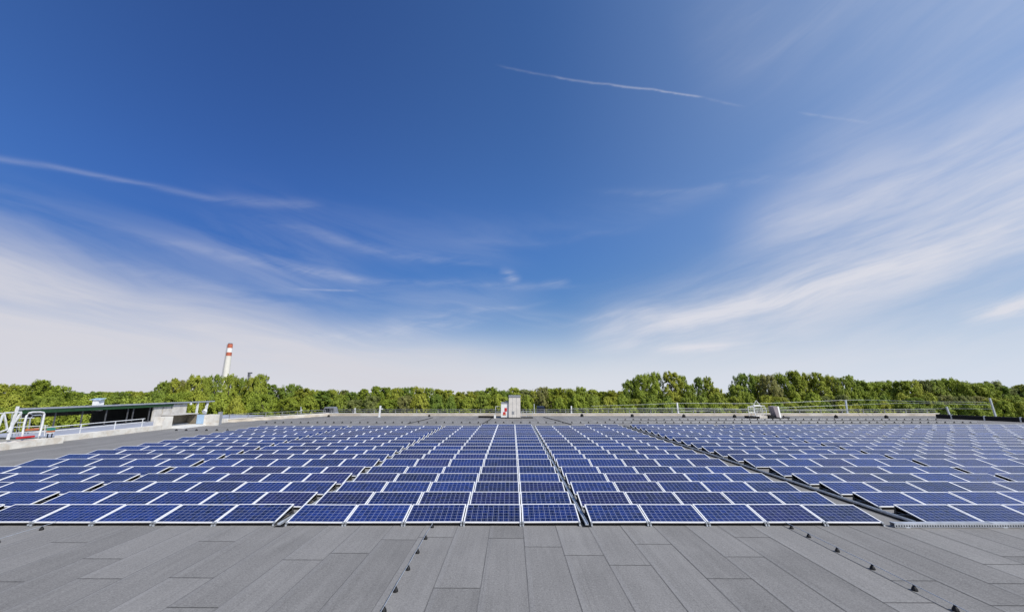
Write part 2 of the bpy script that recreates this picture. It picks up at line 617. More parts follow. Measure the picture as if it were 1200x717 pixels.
M['leaf_mid'] = leaf_material('fresh_green_leaves', (0.170, 0.230, 0.026), (0.350, 0.420, 0.048), (0.420, 0.410, 0.056))
M['leaf_dark'] = leaf_material('deep_green_leaves', (0.110, 0.180, 0.026), (0.270, 0.350, 0.050), (0.330, 0.375, 0.052))
M['leaf_grey'] = leaf_material('grey_green_leaves', (0.140, 0.170, 0.050), (0.310, 0.335, 0.095), (0.320, 0.290, 0.095))

# ------------------------------------------------------------------ ground
GZ = -4.2
g = MB()
prof_z = [(-600, GZ), (255, GZ), (420, GZ - 5), (900, GZ - 22), (4600, GZ - 90)]
for (ya, za), (yb, zb) in zip(prof_z[:-1], prof_z[1:]):
    g.face([(-5200, ya, za), (5200, ya, za), (5200, yb, zb), (-5200, yb, zb)])
tag(g.build('ground', M['grass']), 'green meadow ground around the flat roofed hall', kind='structure')
g = MB()
g.face([(-75, 66, GZ + .004), (75, 66, GZ + .004), (75, 114, GZ + .004), (-75, 114, GZ + .004)])
tag(g.build('car_park', M['asphalt']), 'dark asphalt yard behind the hall', kind='structure')

# ------------------------------------------------------------------ the hall and its roof
FAR_Y = 58.3
outline = [(-33.0, -25), (66.5, -25), (66.5, 40.0), (60.8, FAR_Y), (-26.2, FAR_Y), (-32.6, 47.5)]


def roof_far(x):
    y = FAR_Y
    if x < -26.2:
        y = 47.5 + (x + 32.6) / 6.4 * (FAR_Y - 47.5)
    if x > 60.8:
        y = FAR_Y + (x - 60.8) / 5.7 * (40.0 - FAR_Y)
    return y


hall = thing('flat_roofed_hall', 'large flat roofed hall whose grey bitumen sheet roof carries all the solar panels', 'building')
b = MB()
b.prism(outline, GZ, -0.02)
b.build('wall', M['facade'], hall)
joints = [(-11.56, 10.99), (-10.86, 9.87), (-9.98, 8.92), (-9.3, 10.02), (-8.37, 9.05), (-7.45, 11.07), (-6.49, 9.09), (-5.51, 7.96), (-4.62, 9.96), (-3.73, 10.33), (-2.78, 11.18), (-1.8, 11.35), (-0.93, 8.66), (-0.15, 11.28), (0.73, 10.71), (1.65, 10.21), (2.61, 9.68), (3.44, 10.88), (4.34, 9.05), (5.29, 10.12), (6.23, 11.35), (7.14, 8.12), (8.06, 8.96), (8.9, 8.02), (9.92, 8.84), (10.75, 9.72)]
SP = 0.915
rng = random.Random(3)
rf = MB()
k0, k1 = int(math.floor((-33 - 0.3) / SP)), int(math.ceil((66.5 - 0.3) / SP))
for k in range(k0, k1):
    xa, xb = max(0.3 + k * SP, -33.0), min(0.3 + (k + 1) * SP, 66.5)
    if xb - xa < 0.05:
        continue
    yf = min(roof_far(xa), roof_far(xb), roof_far((xa + xb) / 2))
    js = [jy for jx, jy in joints if xa <= jx < xb]
    if js:
        ys = [js[0]]
        while ys[-1] < yf:
            ys.append(ys[-1] + rng.uniform(4.3, 7.5))
        while ys[0] > -25:
            ys.insert(0, ys[0] - rng.uniform(4.0, 7.5))
    else:
        ys = [-25 - rng.uniform(0, 5)]
        while ys[-1] < yf:
            ys.append(ys[-1] + rng.uniform(4.0, 7.5))
    for ya, yb in zip(ys[:-1], ys[1:]):
        a_, b_ = max(ya, -25), min(yb, yf)
        if b_ - a_ < 0.02:
            continue
        w = xb - xa
        # each sheet laps its neighbour: the near and left edges lie a few mm higher
        rf.face([(xa, a_, 0.006), (xb, a_, 0.002), (xb, b_, 0.0), (xa, b_, 0.004)], 0, [(0, a_ - ya), (w, a_ - ya), (w, b_ - ya), (0, b_ - ya)])
rf.build('roof', M['roof'], hall)
# parapet pieces
pp = MB()
pp.box(-26.0, 60.3, FAR_Y - 0.05, FAR_Y + 0.35, -0.02, 0.30)
pp.bar((-32.75, 47.4, 0.15), (-26.0, FAR_Y + 0.05, 0.15), 0.5, 0.34)
pp.build('parapet', M['sandstone'], hall)
pp = MB()
pp.box(-26.2, 60.5, FAR_Y - 0.08, FAR_Y + 0.38, 0.305, 0.36)
pp.bar((-32.85, 47.2, 0.352), (-26.1, FAR_Y + 0.02, 0.352), 0.6, 0.06)
pp.build('coping', M['coping'], hall)
pp = MB()
p0, p1 = px_ground(1098, 490), px_ground(1215, 495.3)
q0, q1 = Vector((p0.x, p0.y, 0.26)), Vector((p1.x + 3, p1.y - 5, 0.26))
pp.bar(q0, q1, 0.5, 0.5)
pp.build('dark_upstand', M['rubber'], hall)
nb = 5
for i in range(nb):
    c = q0.lerp(q1, (i + 0.5) / nb)
    d = (q1 - q0).normalized() * 0.06
    pp = MB()
    pp.bar(c - d, c + d, 0.56, 0.56)
    pp.build('upstand_strap', M['galv'], hall)
# left edge upstands
us = MB()
us.box(-32.9, -31.9, 12.0, 29.7, -0.01, 0.42)
us.build('upstand', M['coping'], hall)
us = MB()
us.box(-33.6, -32.9, 30.6, 39.0, -0.01, 0.40)
us.build('upstand', M['coping'], hall)
us = MB()
us.box(-33.2, -32.5, 43.4, 47.3, -0.01, 0.42)
us.build('upstand', M['coping'], hall)

# ------------------------------------------------------------------ solar panels
PW, PL, TILT = 1.640, 0.99, 12.55
ct, st = math.cos(R(TILT)), math.sin(R(TILT))
HB = 0.10


def slope(x, s, n=0.0):
    return (x, s * ct - n * st, HB + s * st + n * ct)


def add_frame(mb, x0=0.0, y0=0.0, sx=1.0, m=0):
    def q(x, s, n):
        p = slope(x * sx, s, n)
        return (x0 + p[0], y0 + p[1], p[2])
    F, T = 0.029, 0.027
    def bar(xa, xb, sa, sb):
        mb.hexa([q(xa, sa, -T), q(xb, sa, -T), q(xb, sb, -T), q(xa, sb, -T), q(xa, sa, 0), q(xb, sa, 0), q(xb, sb, 0), q(xa, sb, 0)], m)
    bar(0, PW, 0, F)
    bar(0, PW, PL - F, PL)
    bar(0, F, F, PL - F)
    bar(PW - F, PW, F, PL - F)


def add_glass(mb, x0=0.0, y0=0.0, sx=1.0, m=0, mb_m=None):
    def q(x, s, n):
        p = slope(x * sx, s, n)
        return (x0 + p[0], y0 + p[1], p[2])
    F = 0.029
    a, b_, c, d = (F, F), (PW - F, F), (PW - F, PL - F), (F, PL - F)
    mg = 0.10
    mb.face([q(*a, -0.005), q(*b_, -0.005), q(*c, -0.005), q(*d, -0.005)], m, [(-mg, -mg), (10 + mg, -mg), (10 + mg, 6 + mg), (-mg, 6 + mg)])
    if mb_m is not None:
        mb.face([q(*d, -0.012), q(*c, -0.012), q(*b_, -0.012), q(*a, -0.012)], mb_m)


def add_rear(mb, x0=0.0, y0=0.0, sx=1.0, m=0):
    yt, zt = slope(0, PL - 0.02, -0.045)[1:]
    w = PW * sx
    mb.hexa([(x0 + 0.012, y0 + yt + 0.05, 0.03), (x0 + w - 0.012, y0 + yt + 0.05, 0.03), (x0 + w - 0.012, y0 + yt + 0.056, 0.03), (x0 + 0.012, y0 + yt + 0.056, 0.03),
             (x0 + 0.012, y0 + yt, zt), (x0 + w - 0.012, y0 + yt, zt), (x0 + w - 0.012, y0 + yt + 0.006, zt), (x0 + 0.012, y0 + yt + 0.006, zt)], m)


def support_mesh():
    mb = MB()
    yt = slope(0, PL, 0)[1]
    mb.box(-0.02, 0.02, -0.03, yt + 0.12, 0.008, 0.035)           # base rail
    mb.box(-0.015, 0.015, yt - 0.03, yt - 0.005, 0.036, HB + PL * st - 0.05)   # rear post
    mb.box(-0.028, 0.028, -0.035, 0.03, 0.036, HB - 0.03)         # front foot
    mb.box(-0.026, 0.026, -0.022, 0.02, HB - 0.028, HB + 0.012, 1)   # clamp
    mb.box(-0.022, 0.022, -0.06, -0.031, 0.008, 0.055, 1)
    mb.box(-0.01, 0.01, 0.42, yt - 0.035, 0.115, 0.13)            # brace
    return mb.mesh('support_frame', [M['dark_steel'], M['galv']])


mb = MB(); add_frame(mb); me_frame = mb.mesh('frame', M['alu'])
mb = MB(); add_glass(mb, mb_m=1); me_glass = mb.mesh('glass', [M['cells'], M['white_panel']])
mb = MB(); add_rear(mb); me_rear = mb.mesh('rear_sheet', M['rear'])
me_sup = support_mesh()
mb = MB(); mb.box(0.01, PW - 0.01, 0.012, 0.018, 0.012, HB - 0.031); me_front = mb.mesh('front_shade_strip', M['rear'])  # black strip painting the shade below the low panel edge

blocks = [  # name, first x, pitch, count from
    ('L2', -24.05, 1.705, 'R'), ('L1', -15.24, 1.718, 'R'), ('C', -6.37, 1.666, 'L'), ('R1', 2.22, 1.655, 'L'),
    ('R2', 11.70, 1.648, 'L'), ('R3', 20.21, 1.580 + 0.03, 'L'), ('R4', 28.42, 1.635, 'L'), ('R5', 36.85, 1.60, 'L'), ('R6', 45.0, 1.64, 'L')]
block_words = {'L2': 'second block left of the middle block', 'L1': 'first block left of the middle block', 'C': 'middle block',
               'R1': 'block left of the walkway', 'R2': 'first block right of the walkway', 'R3': 'second block right of the walkway', 'R4': 'third block right of the walkway',
               'R5': 'fourth block right of the walkway', 'R6': 'fifth block right of the walkway'}
ords = ['front', 'second', 'third', 'fourth', 'fifth', 'sixth', 'seventh', 'eighth', 'ninth', 'tenth', 'eleventh', 'twelfth', 'thirteenth', 'fourteenth', 'fifteenth', 'sixteenth', 'seventeenth', 'eighteenth', 'nineteenth']


def row_y(k):
    return 12.24 + k * 1.519 + (0.497 if k >= 5 else 0)


cands = []
for bn, bx, bp, side in blocks:
    for k in range(19):
        for i in range(5):
            if k == 18 and (bn in ('L2', 'L1') or (bn == 'C' and i < 2) or (bn == 'R1' and i < 3)):
                continue
            X, Y = bx + i * bp, row_y(k)
            us_ = [to_px(p) for p in ((X, Y, HB), (X + bp, Y, HB), (X + bp, Y + 0.966, 0.3), (X, Y + 0.966, 0.3))]
            umin, umax = min(p[0] for p in us_), max(p[0] for p in us_)
            if umax < -700 or umin > 1750:
                continue
            vis = max(0.0, min(umax, 1200) - max(umin, 0)) / max(1e-6, umax - umin)
            h = (us_[0][1] - us_[3][1])
            cands.append((vis * (umax - umin) * h, bn, k, i, X, Y, bp, side))
cands.sort(key=lambda c: -c[0])
near, far = cands[:300], cands[300:]
proto = None
for area, bn, k, i, X, Y, bp, side in near:
    n = i if side == 'L' else 4 - i
    w = 'left' if side == 'L' else 'right'
    pos = (w + 'most') if n == 0 else '%s from %s' % (ords[n], w)
    row = 'front row' if k == 0 else '%s row from front' % ords[k]
    label = 'solar panel %s, %s, %s' % (pos, block_words[bn], row)
    if proto is None:
        proto = thing('solar_panel', label, 'solar panel', group='blue solar panels in tilted rows on the roof')
        link('frame', me_frame, proto)
        link('glass', me_glass, proto)
        link('rear_sheet', me_rear, proto)
        link('front_shade_strip', me_front, proto)
        link('support_frame', me_sup, proto, (0.022, 0, 0))
        link('support_frame', me_sup, proto, (PW - 0.022, 0, 0))
        o = proto
    else:
        o = copy_tree(proto)
        o['label'] = label
    jr = random.Random(k * 1000 + int(X * 10))
    o.location = (X, Y, jr.uniform(-0.002, 0.002))
    o.scale = (bp / (PW + 0.032), 1, 1)
    o.rotation_euler = (R(jr.uniform(-0.45, 0.45)), R(jr.uniform(-0.25, 0.25)), 0)
fm = MB()
for area, bn, k, i, X, Y, bp, side in far:
    sx = bp / (PW + 0.032)
    add_frame(fm, X, Y, sx, 0)
    add_glass(fm, X, Y, sx, 1)
    add_rear(fm, X, Y, sx, 2)
tag(fm.build('solar_panels', [M['alu'], M['cells_far'], M['rear']]), 'blue solar panels of the far rows, running on behind the nearest ones', 'solar panels', 'blue solar panels in tilted rows on the roof', 'stuff')


# ------------------------------------------------------------------ rails, trays and earthing wires on the roof
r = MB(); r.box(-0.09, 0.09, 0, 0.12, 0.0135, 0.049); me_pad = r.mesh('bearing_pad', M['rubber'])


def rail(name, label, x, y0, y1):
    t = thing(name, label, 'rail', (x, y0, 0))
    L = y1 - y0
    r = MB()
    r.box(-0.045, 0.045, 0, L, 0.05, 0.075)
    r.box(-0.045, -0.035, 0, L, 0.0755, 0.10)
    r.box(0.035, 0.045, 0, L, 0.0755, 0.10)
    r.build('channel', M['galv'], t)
    r = MB(); r.box(-0.13 + 0.0, 0.13, -0.02, L, 0.0065, 0.0125); r.build('gap_shade_strip', M['rubber'], t)  # dark strip added to paint the gap floor as shaded
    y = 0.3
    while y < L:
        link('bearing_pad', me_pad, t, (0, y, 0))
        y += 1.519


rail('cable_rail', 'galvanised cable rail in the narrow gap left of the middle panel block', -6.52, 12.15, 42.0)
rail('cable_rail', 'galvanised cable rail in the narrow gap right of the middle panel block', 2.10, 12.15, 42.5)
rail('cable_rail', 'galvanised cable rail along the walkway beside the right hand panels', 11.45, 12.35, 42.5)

t = thing('cable_tray', 'silver perforated cable tray along the front of the right hand panels', 'cable tray', (10.62, 12.06, 0))
r = MB()
r.box(0, 13.0, 0, 0.012, 0.02, 0.115)
r.box(0, 13.0, 0.0125, 0.14, 0.02, 0.03)
r.box(0, 13.0, 0.1405, 0.15, 0.02, 0.115)
r.box(0, 13.0, 0.0, 0.15, 0.1155, 0.122)
r.build('channel', M['tray'], t)
r = MB()
for i in range(180):
    r.box(0.03 + i * 0.072, 0.065 + i * 0.072, -0.004, -0.0005, 0.040, 0.078)
r.build('slot_row', M['dark_plastic'], t)
r = MB()
for i in range(5):
    r.box(0.3 + i * 2.7, 0.42 + i * 2.7, -0.01, 0.16, 0.006, 0.0195)
    r.box(0.0 + i * 2.7, 0.05 + i * 2.7, -0.012, 0.162, 0.1225, 0.132)
r.build('tray_clip', M['galv'], t)


def holder_meshes():
    mb = MB()
    n = 10
    def ring(r, z):
        return [(r * math.cos(2 * math.pi * i / n), r * math.sin(2 * math.pi * i / n), z) for i in range(n)]
    prof = [(0.072, 0.005), (0.072, 0.03), (0.058, 0.06), (0.034, 0.092)]
    rs = [ring(*p) for p in prof]
    for a, b_ in zip(rs[:-1], rs[1:]):
        for i in range(n):
            j = (i + 1) % n
            mb.face([a[i], a[j], b_[j], b_[i]])
    mb.face(rs[-1])
    mb.face(list(reversed(rs[0])))
    base = mb.mesh('base', M['dark_plastic'])
    mb = MB()
    mb.box(-0.022, -0.008, -0.02, 0.02, 0.0925, 0.118)
    mb.box(0.008, 0.022, -0.02, 0.02, 0.0925, 0.118)
    clip = mb.mesh('clip', M['dark_plastic'])
    mb = MB()
    for a, b_ in zip(rs[:-1], rs[1:]):
        for i in range(n):
            j = (i + 1) % n
            mb.face([a[i], a[j], b_[j], b_[i]])
    mb.face(rs[-1])
    mb.box(-0.022, 0.022, -0.02, 0.02, 0.0925, 0.118)
    return base, clip, mb.mesh('wire_holder', M['dark_plastic'])


me_hb, me_hc, me_hfar = holder_meshes()
wires = [(-12.86, [10.95, 11.9], 'left of the photo'), (-2.22, [7.0, 7.82, 8.53, 9.46, 10.34, 11.23, 12.1], ''), (7.71, [7.0, 7.85, 8.57, 9.48, 10.42, 11.35, 12.0], '')]
wl = ['thin bright earthing wire running into the panels at the far left of the front row',
      'thin bright earthing wire on black holders leading straight into the middle panel block',
      'thin earthing wire on five black holders slanting across the roof right of the middle']
for (wx, ys, _), lab in zip(wires, wl):
    w = MB()
    y = 2.0
    pts = []
    wr = random.Random(int(wx * 10))
    while y < 13.4:
        pts.append((wx + wr.uniform(-0.006, 0.006), y, 0.104 + wr.uniform(-0.008, 0.003)))
        y += 0.45
    w.tube(pts, 0.0065, 6)
    tag(w.build('earthing_wire', M['galv']), lab, 'wire')
hn = ['nearest', 'second nearest', 'third nearest', 'fourth nearest', 'fifth nearest', 'sixth nearest', 'seventh nearest']
where = ['wire at far left', 'middle roof wire', 'right roof wire']
for (wx, ys, _), wh in zip(wires, where):
    for n, y in enumerate(ys):
        t = thing('wire_holder', 'black cone shaped holder, %s one on the %s' % (hn[n], wh), 'wire holder', (wx, y, 0), random.uniform(-0.3, 0.3), 'black holders of the earthing wires')
        t.scale = (0.70, 0.70, 0.86)
        link('base', me_hb, t)
        link('clip', me_hc, t)
far_rows = [(46.3, -27.5, 52.0, 0.95, 'tiny black holder in the long line behind the last panel row'),
            (50.6, 12.0, 52.0, 0.95, 'tiny black holder in the second line near the far roof edge'),
            (38.05, -30.8, -24.6, 0.95, 'tiny black holder in the short line beside the concrete recess')]
for y, xa, xb, stp, lab in far_rows:
    x = xa
    while x < xb:
        o = link('wire_holder', me_hfar, None, (x + random.uniform(-0.05, 0.05), y, 0))
        o.scale = (1.5, 1.5, 1.3)
        tag(o, lab, 'wire holder', 'black holders behind the panels')
        x += stp
for (a, b_, lab) in (((-27.6, 46.3), (52, 46.3), 'thin earthing wire across the roof behind the last panel row'),
                     ((12, 50.6), (52, 50.6), 'thin earthing wire across the roof close to the far right edge'),
                     ((-30.9, 38.05), (-24.6, 38.05), 'short earthing wire beside the concrete recess at left')):
    w = MB()
    w.tube([(a[0], a[1], 0.12), (b_[0], b_[1], 0.12)], 0.006, 6)
    tag(w.build('earthing_wire', M['galv']), lab, 'wire')
# dark cables lying on the roof behind the panels
for pa, pb, lab in (((563, 498.2), (577, 489.5), 'dark cable lying on the roof in front of the low black curb'),
                    ((637, 488.8), (670, 497.8), 'dark cable slanting over the roof right of the rooftop cabinet'),
                    ((478, 496.5), (507, 489.5), 'dark cable slanting over the roof left of the low black curb')):
    a, b_ = px_ground(*pa), px_ground(*pb)
    w = MB()
    w.tube([a + Vector((0, 0, .04)), a.lerp(b_, .5) + Vector((0.1, 0, .04)), b_ + Vector((0, 0, .04))], 0.04, 6)
    tag(w.build('roof_cable', M['rubber']), lab, 'cable')

# ------------------------------------------------------------------ rooftop cabinet in the middle
CY = 53.6
def cx(u, y=CY): return px(u, 480, y).x
def cz(v, y=CY): return px(600, v, y).z
t = thing('rooftop_cabinet', 'white and beige rooftop cabinet with two red signs, standing behind the middle panels', 'cabinet', (0, CY, 0))
bx = MB(); bx.box(cx(587.2), cx(596.2), 0, 1.6, 0.12, cz(472.6)); o = bx.build('low_body', M['white_panel'], t)
bx = MB(); bx.box(cx(587.0), cx(596.3), -0.06, 1.65, cz(472.6) + .002, cz(471.4)); bx.build('cap', M['grey_cap'], o)
bx = MB(); bx.box(cx(596.3), cx(609.8), -0.25, 2.2, 0.12, cz(465.0))
o = bx.build('tall_body', M['beige_panel'], t)
bx = MB(); bx.box(cx(596.0), cx(610.1), -0.32, 2.25, cz(465.0) + .002, cz(463.2)); bx.build('cap', M['grey_cap'], o)
bx = MB()
for uu in (600.8, 605.3):
    bx.box(cx(uu) - 0.012, cx(uu) + 0.012, -0.262, -0.2505, 0.14, cz(465.4))
bx.build('panel_joint', M['grey_cap'], o)
bx = MB(); bx.box(cx(587.3), cx(609.9), -0.3, 1.9, 0.004, 0.118); bx.build('plinth', M['rubber'], t)
bx = MB()
for i in range(7):
    zz_ = 0.5 + i * 0.06
    bx.box(cx(600.0) - .02, cx(600.0) + .30, -0.268, -0.2505, zz_, zz_ + .03)
bx.build('vent_grille', M['grey_cap'], o)
for (u0, u1, v0, v1) in ((591.2, 594.0, 477.8, 481.9), (589.6, 592.6, 482.6, 484.9)):
    sg = MB(); sg.box(cx(u0), cx(u1), -0.03, -0.003, cz(v1), cz(v0)); sg.build('red_sign', M['red'], t)
sg = MB(); sg.box(cx(589.2), cx(592.9), -0.028, -0.003, cz(486.4), cz(485.0)); sg.build('pale_red_sign', M['orange'], t)
bx = MB(); bx.tube([(cx(593.5), 0.8, cz(471.3)), (cx(593.5), 0.8, cz(469.6))], 0.16, 10); bx.build('vent_pipe', M['grey_cap'], t)

k = MB()
a, b_ = px_ground(561, 489.4), px_ground(579, 489.6)
k.bar(a + Vector((0, 0, .13)), b_ + Vector((0, 0, .13)), 0.5, 0.24)
tag(k.build('roof_curb', M['rubber']), 'low black curb on the roof left of the rooftop cabinet', 'curb')
k = MB()
p = px_ground(580, 490)
k.box(p.x - .12, p.x + .12, p.y - .1, p.y + .1, 0, .42); k.box(p.x - .14, p.x + .14, p.y - .12, p.y + .12, .4205, .46)
tag(k.build('white_post', M['white_panel']), 'short white post between black curb and rooftop cabinet', 'post')
t = thing('steel_stand', 'low galvanised stand on black base right of the rooftop cabinet', 'stand', (cx(617), CY, 0))
k = MB(); k.box(cx(610.6) - cx(617), cx(624.6) - cx(617), -0.1, 0.3, 0.004, 0.14); k.build('base', M['rubber'], t)
k = MB()
xa, xb = cx(611.2) - cx(617), cx(624) - cx(617)
for xx in (xa, 0, xb):
    k.bar((xx, 0.1, 0.14), (xx, 0.1, 0.85), 0.045)
for zz in (0.5, 0.85):
    k.bar((xa, 0.1, zz), (xb, 0.1, zz), 0.04)
k.build('frame', M['galv'], t)
t = thing('steel_gate', 'small tubular steel frame just left of the rooftop cabinet', 'frame', (cx(583.5), CY + .8, 0))
k = MB(); xa, xb = cx(580.5) - cx(583.5), cx(587) - cx(583.5)
for a, b_ in (((xa, 0, 0), (xa, 0, 1.45)), ((xb, 0, 0), (xb, 0, 1.45)), ((xa, 0, 1.45), (xb, 0, 1.45)), ((xa, 0, .75), (xb, 0, .75))):
    k.bar(a, b_, 0.05)
k.build('frame', M['white_steel'], t)

# black roof outlets along the far edge
for u, v, lab in ((682, 488.2, 'black roof outlet first right of the rooftop cabinet'), (741, 488.6, 'black roof outlet second right of the rooftop cabinet'), (801.5, 489.0, 'black roof outlet third right of the rooftop cabinet'),
                  (861, 489.3, 'black roof outlet just left of the steel cage'), (980, 489.8, 'black roof outlet first right of the leaning box'), (1039, 490.0, 'black roof outlet second right of the leaning box')):
    p = px_ground(u, v)
    k = MB()
    k.tube([(0, 0, 0.0), (0, 0, 0.10), (0, 0, 0.30), (0, 0, 0.36)], [0.24, 0.22, 0.20, 0.13], 12)
    k.tube([(0, 0.02, 0.362), (0, 0.02, 0.44)], [0.06, 0.05], 8)
    tag(k.build('roof_outlet', M['rubber'], loc=p), lab, 'roof outlet', 'black outlets along the far roof edge')
for u, v, lab in ((385, 488.5, 'small dark outlet where the left roof edge meets the far edge'), (503, 488.2, 'small dark outlet at the far edge left of the cabinet')):
    p = px_ground(u, v)
    k = MB()
    k.tube([(0, 0, 0), (0, 0, 0.2), (0, 0, 0.28)], [0.17, 0.14, 0.08], 10)
    tag(k.build('roof_outlet', M['rubber'], loc=p), lab, 'roof outlet', 'black outlets along the far roof edge')

# ------------------------------------------------------------------ steel cage and leaning box at the right
Y0 = 53.4
t = thing('steel_cage', 'galvanised steel cage with a pointed top on a black base at the far roof edge', 'cage', (cx(888, Y0), Y0, 0))
ox = cx(888, Y0)
X = lambda u: cx(u, Y0) - ox
Z = lambda v: cz(v, Y0)
k = MB(); k.box(X(876), X(887), -0.3, 0.9, 0.004, 0.28); k.box(X(887), X(897), -0.28, 0.9, 0.004, 0.2); k.build('base', M['rubber'], t)
k = MB(); k.box(X(887.5), X(896.5), -0.32, -0.285, 0.03, 0.34); k.build('base_panel', M['concrete'], t)
k = MB()
for a, b_ in (((877.2, 489), (876.8, 476.5)), ((876.8, 476.5), (883.6, 476.5)), ((882.4, 476.5), (884.6, 487)), ((877, 483.2), (884, 483.2))):
    k.tube([(X(a[0]), 0, Z(a[1])), (X(b_[0]), 0, Z(b_[1]))], 0.042, 8)
k.build('gate_frame', M['white_steel'], t)
k = MB()
pts = [(884.3, 475.6), (896.2, 475.4), (898, 481), (896.4, 487.5), (885, 487.5), (883.9, 481)]
for yy in (0.0, 0.8):
    for a, b_ in zip(pts, pts[1:] + pts[:1]):
        k.tube([(X(a[0]), yy, Z(a[1])), (X(b_[0]), yy, Z(b_[1]))], 0.034, 8)
for a in pts:
    k.tube([(X(a[0]), 0, Z(a[1])), (X(a[0]), 0.8, Z(a[1]))], 0.025, 6)
k.build('cage_frame', M['white_steel'], t)
k = MB()
cr_ = random.Random(5)
for i in range(9):
    k.tube([(X(885 + i * 1.3), 0.1, Z(487.3)), (X(884.8 + i * 1.3 + cr_.uniform(-1, 1)), 0.1 + cr_.uniform(0, .5), Z(476))], 0.009, 5)
for i in range(6):
    k.tube([(X(884.6), 0.12, Z(477.5 + i * 1.7)), (X(897), 0.12, Z(477.5 + i * 1.7 + cr_.uniform(-.6, .6)))], 0.009, 5)
k.build('wire_mesh', M['white_steel'], t)
k = MB()
for a, b_ in (((885.6, 474.9), (889.4, 469.3)), ((889.4, 469.3), (893.8, 474.9)), ((885.6, 474.9), (893.8, 474.9))):
    k.tube([(X(a[0]), 0.4, Z(a[1])), (X(b_[0]), 0.4, Z(b_[1]))], 0.034, 8)
k.build('pointed_top', M['white_steel'], t)

t = thing('ventilation_box', 'leaning grey ventilation box with white right side beside the steel cage', 'ventilation box', (cx(908, Y0), Y0, 0))
ox = cx(908, Y0)
k = MB()
zt = Z(476.2)
k.hexa([(X(906.4), -.5, .18), (X(909.6), -.55, .18), (X(909.6), .6, .18), (X(906.4), .6, .18), (X(903.6), -.5, zt), (X(908.2), -.55, zt + .05), (X(908.2), .6, zt + .05), (X(903.6), .6, zt)])
k.build('grey_side', M['lilac_side'], t)
k = MB()
k.hexa([(X(909.65), -.55, .1), (X(912.9), -.3, .1), (X(912.9), .7, .1), (X(909.65), .6, .1), (X(908.25), -.55, zt + .05), (X(911.3), -.3, zt + .02), (X(911.3), .7, zt + .02), (X(908.25), .6, zt + .05)])
k.build('white_side', M['white_panel'], t)
k = MB()
k.box(X(897.5), X(913.5), -.7, .9, .004, .098)
k.box(X(898), X(904), -.4, .5, .0985, .42)
k.build('base', M['rubber'], t)
k = MB(); k.tube([(X(915.5), -.1, .0), (X(916.5), -.1, .35), (X(918), -.1, .12), (X(923.5), -.1, .08)], 0.08, 8); k.build('hose', M['rubber'], t)

# ------------------------------------------------------------------ guard rail, posts and wires at the far edge
t = thing('guard_rail', 'low galvanised guard rail along the far edge of the roof', 'guard rail', (0, FAR_Y + 0.15, 0))
k = MB()
for zz in (0.62, 0.86):
    k.tube([(-26.0, 0, zz), (60.2, 0, zz)], 0.025, 8)
k.build('rail', M['rail_grey'], t)
me = MB(); me.box(-.035, .035, -.035, .035, 0.361, 0.81); me = me.mesh('post', M['rail_grey'])
for i in range(29):
    link('post', me, t, (-25.6 + i * 3.02, 0, 0))
t = thing('guard_rail', 'galvanised guard rail on the white coping of the left roof corner', 'guard rail')
k = MB()
a, b_ = Vector((-32.9, 43.2, 0)), Vector((-26.2, 57.8, 0))
c_ = Vector((-32.6, 47.6, 0))
for zz in (0.55, 0.85):
    k.tube([a + Vector((0, 0, zz)), c_ + Vector((0, 0, zz)), b_ + Vector((0, 0, zz))], 0.025, 8)
k.build('rail', M['rail_grey'], t)
for i in range(9):
    p = a.lerp(c_, i / 2.0) if i < 3 else c_.lerp(b_, (i - 2) / 6.0)
    me2 = MB(); me2.box(-.035, .035, -.035, .035, 0.384, 0.82)
    me2.build('post', M['rail_grey'], t, loc=p)

posts = [  # base pixel, top pixel, depth, thickness, label
    ((353.0, 485), (352.6, 476.5), 57.8, .10, 'thin grey post with a small lamp at the left roof corner'),
    ((416, 485), (416.2, 478), 58.6, .14, 'short white post at the far edge, left of the taller white one'),
    ((444.4, 489), (446, 475.3), 55.5, .20, 'taller white post with a short side arm at the far left edge'),
    ((626.2, 485), (626, 473), 58.6, .10, 'thin grey post just right of the rooftop cabinet'),
    ((669.7, 485), (669.5, 475.5), 58.6, .16, 'short white post between rooftop cabinet and first black outlet'),
    ((795, 485.5), (793.4, 471.6), 58.6, .17, 'white fence post carrying wires left of the steel cage'),
    ((993.4, 486), (990.8, 468.3), 58.6, .17, 'leaning grey fence post carrying wires right of the leaning box'),
    ((1113, 487), (1109.2, 476.6), 54.0, .16, 'short leaning post behind the dark upstand at right'),
    ((1167, 488.5), (1159.8, 466.4), 52.0, .15, 'tallest leaning grey post behind the dark upstand at far right')]
ptop = []
for (pb, pt, Y, w, lab) in posts:
    a, b_ = px(*pb, Y), px(*pt, Y)
    ptop.append(b_)
    t = thing('fence_post', lab, 'post', (a.x, a.y, 0), group='posts along the far roof edge')
    k = MB()
    k.bar((0, 0, min(a.z, 0.36)), (b_.x - a.x, 0, b_.z), w, w)
    k.build('shaft', M['white_steel'] if 'white' in lab else M['galv'], t)
    k = MB()
    k.box(-w, w, -w, w, 0.3605 if Y > 57 else 0.0, 0.40 if Y > 57 else 0.05)
    k.build('foot', M['galv'], t)
    if 'side arm' in lab:
        k = MB(); k.bar((0.05, -0.02, 1.05), (0.42, -0.02, 1.1), .14); k.build('side_arm', M['white_steel'], t)
    if 'lamp' in lab:
        k = MB(); k.bar((-.3, 0, .62), (0.05, 0, .85), .12); k.build('lamp_head', M['white_steel'], t)
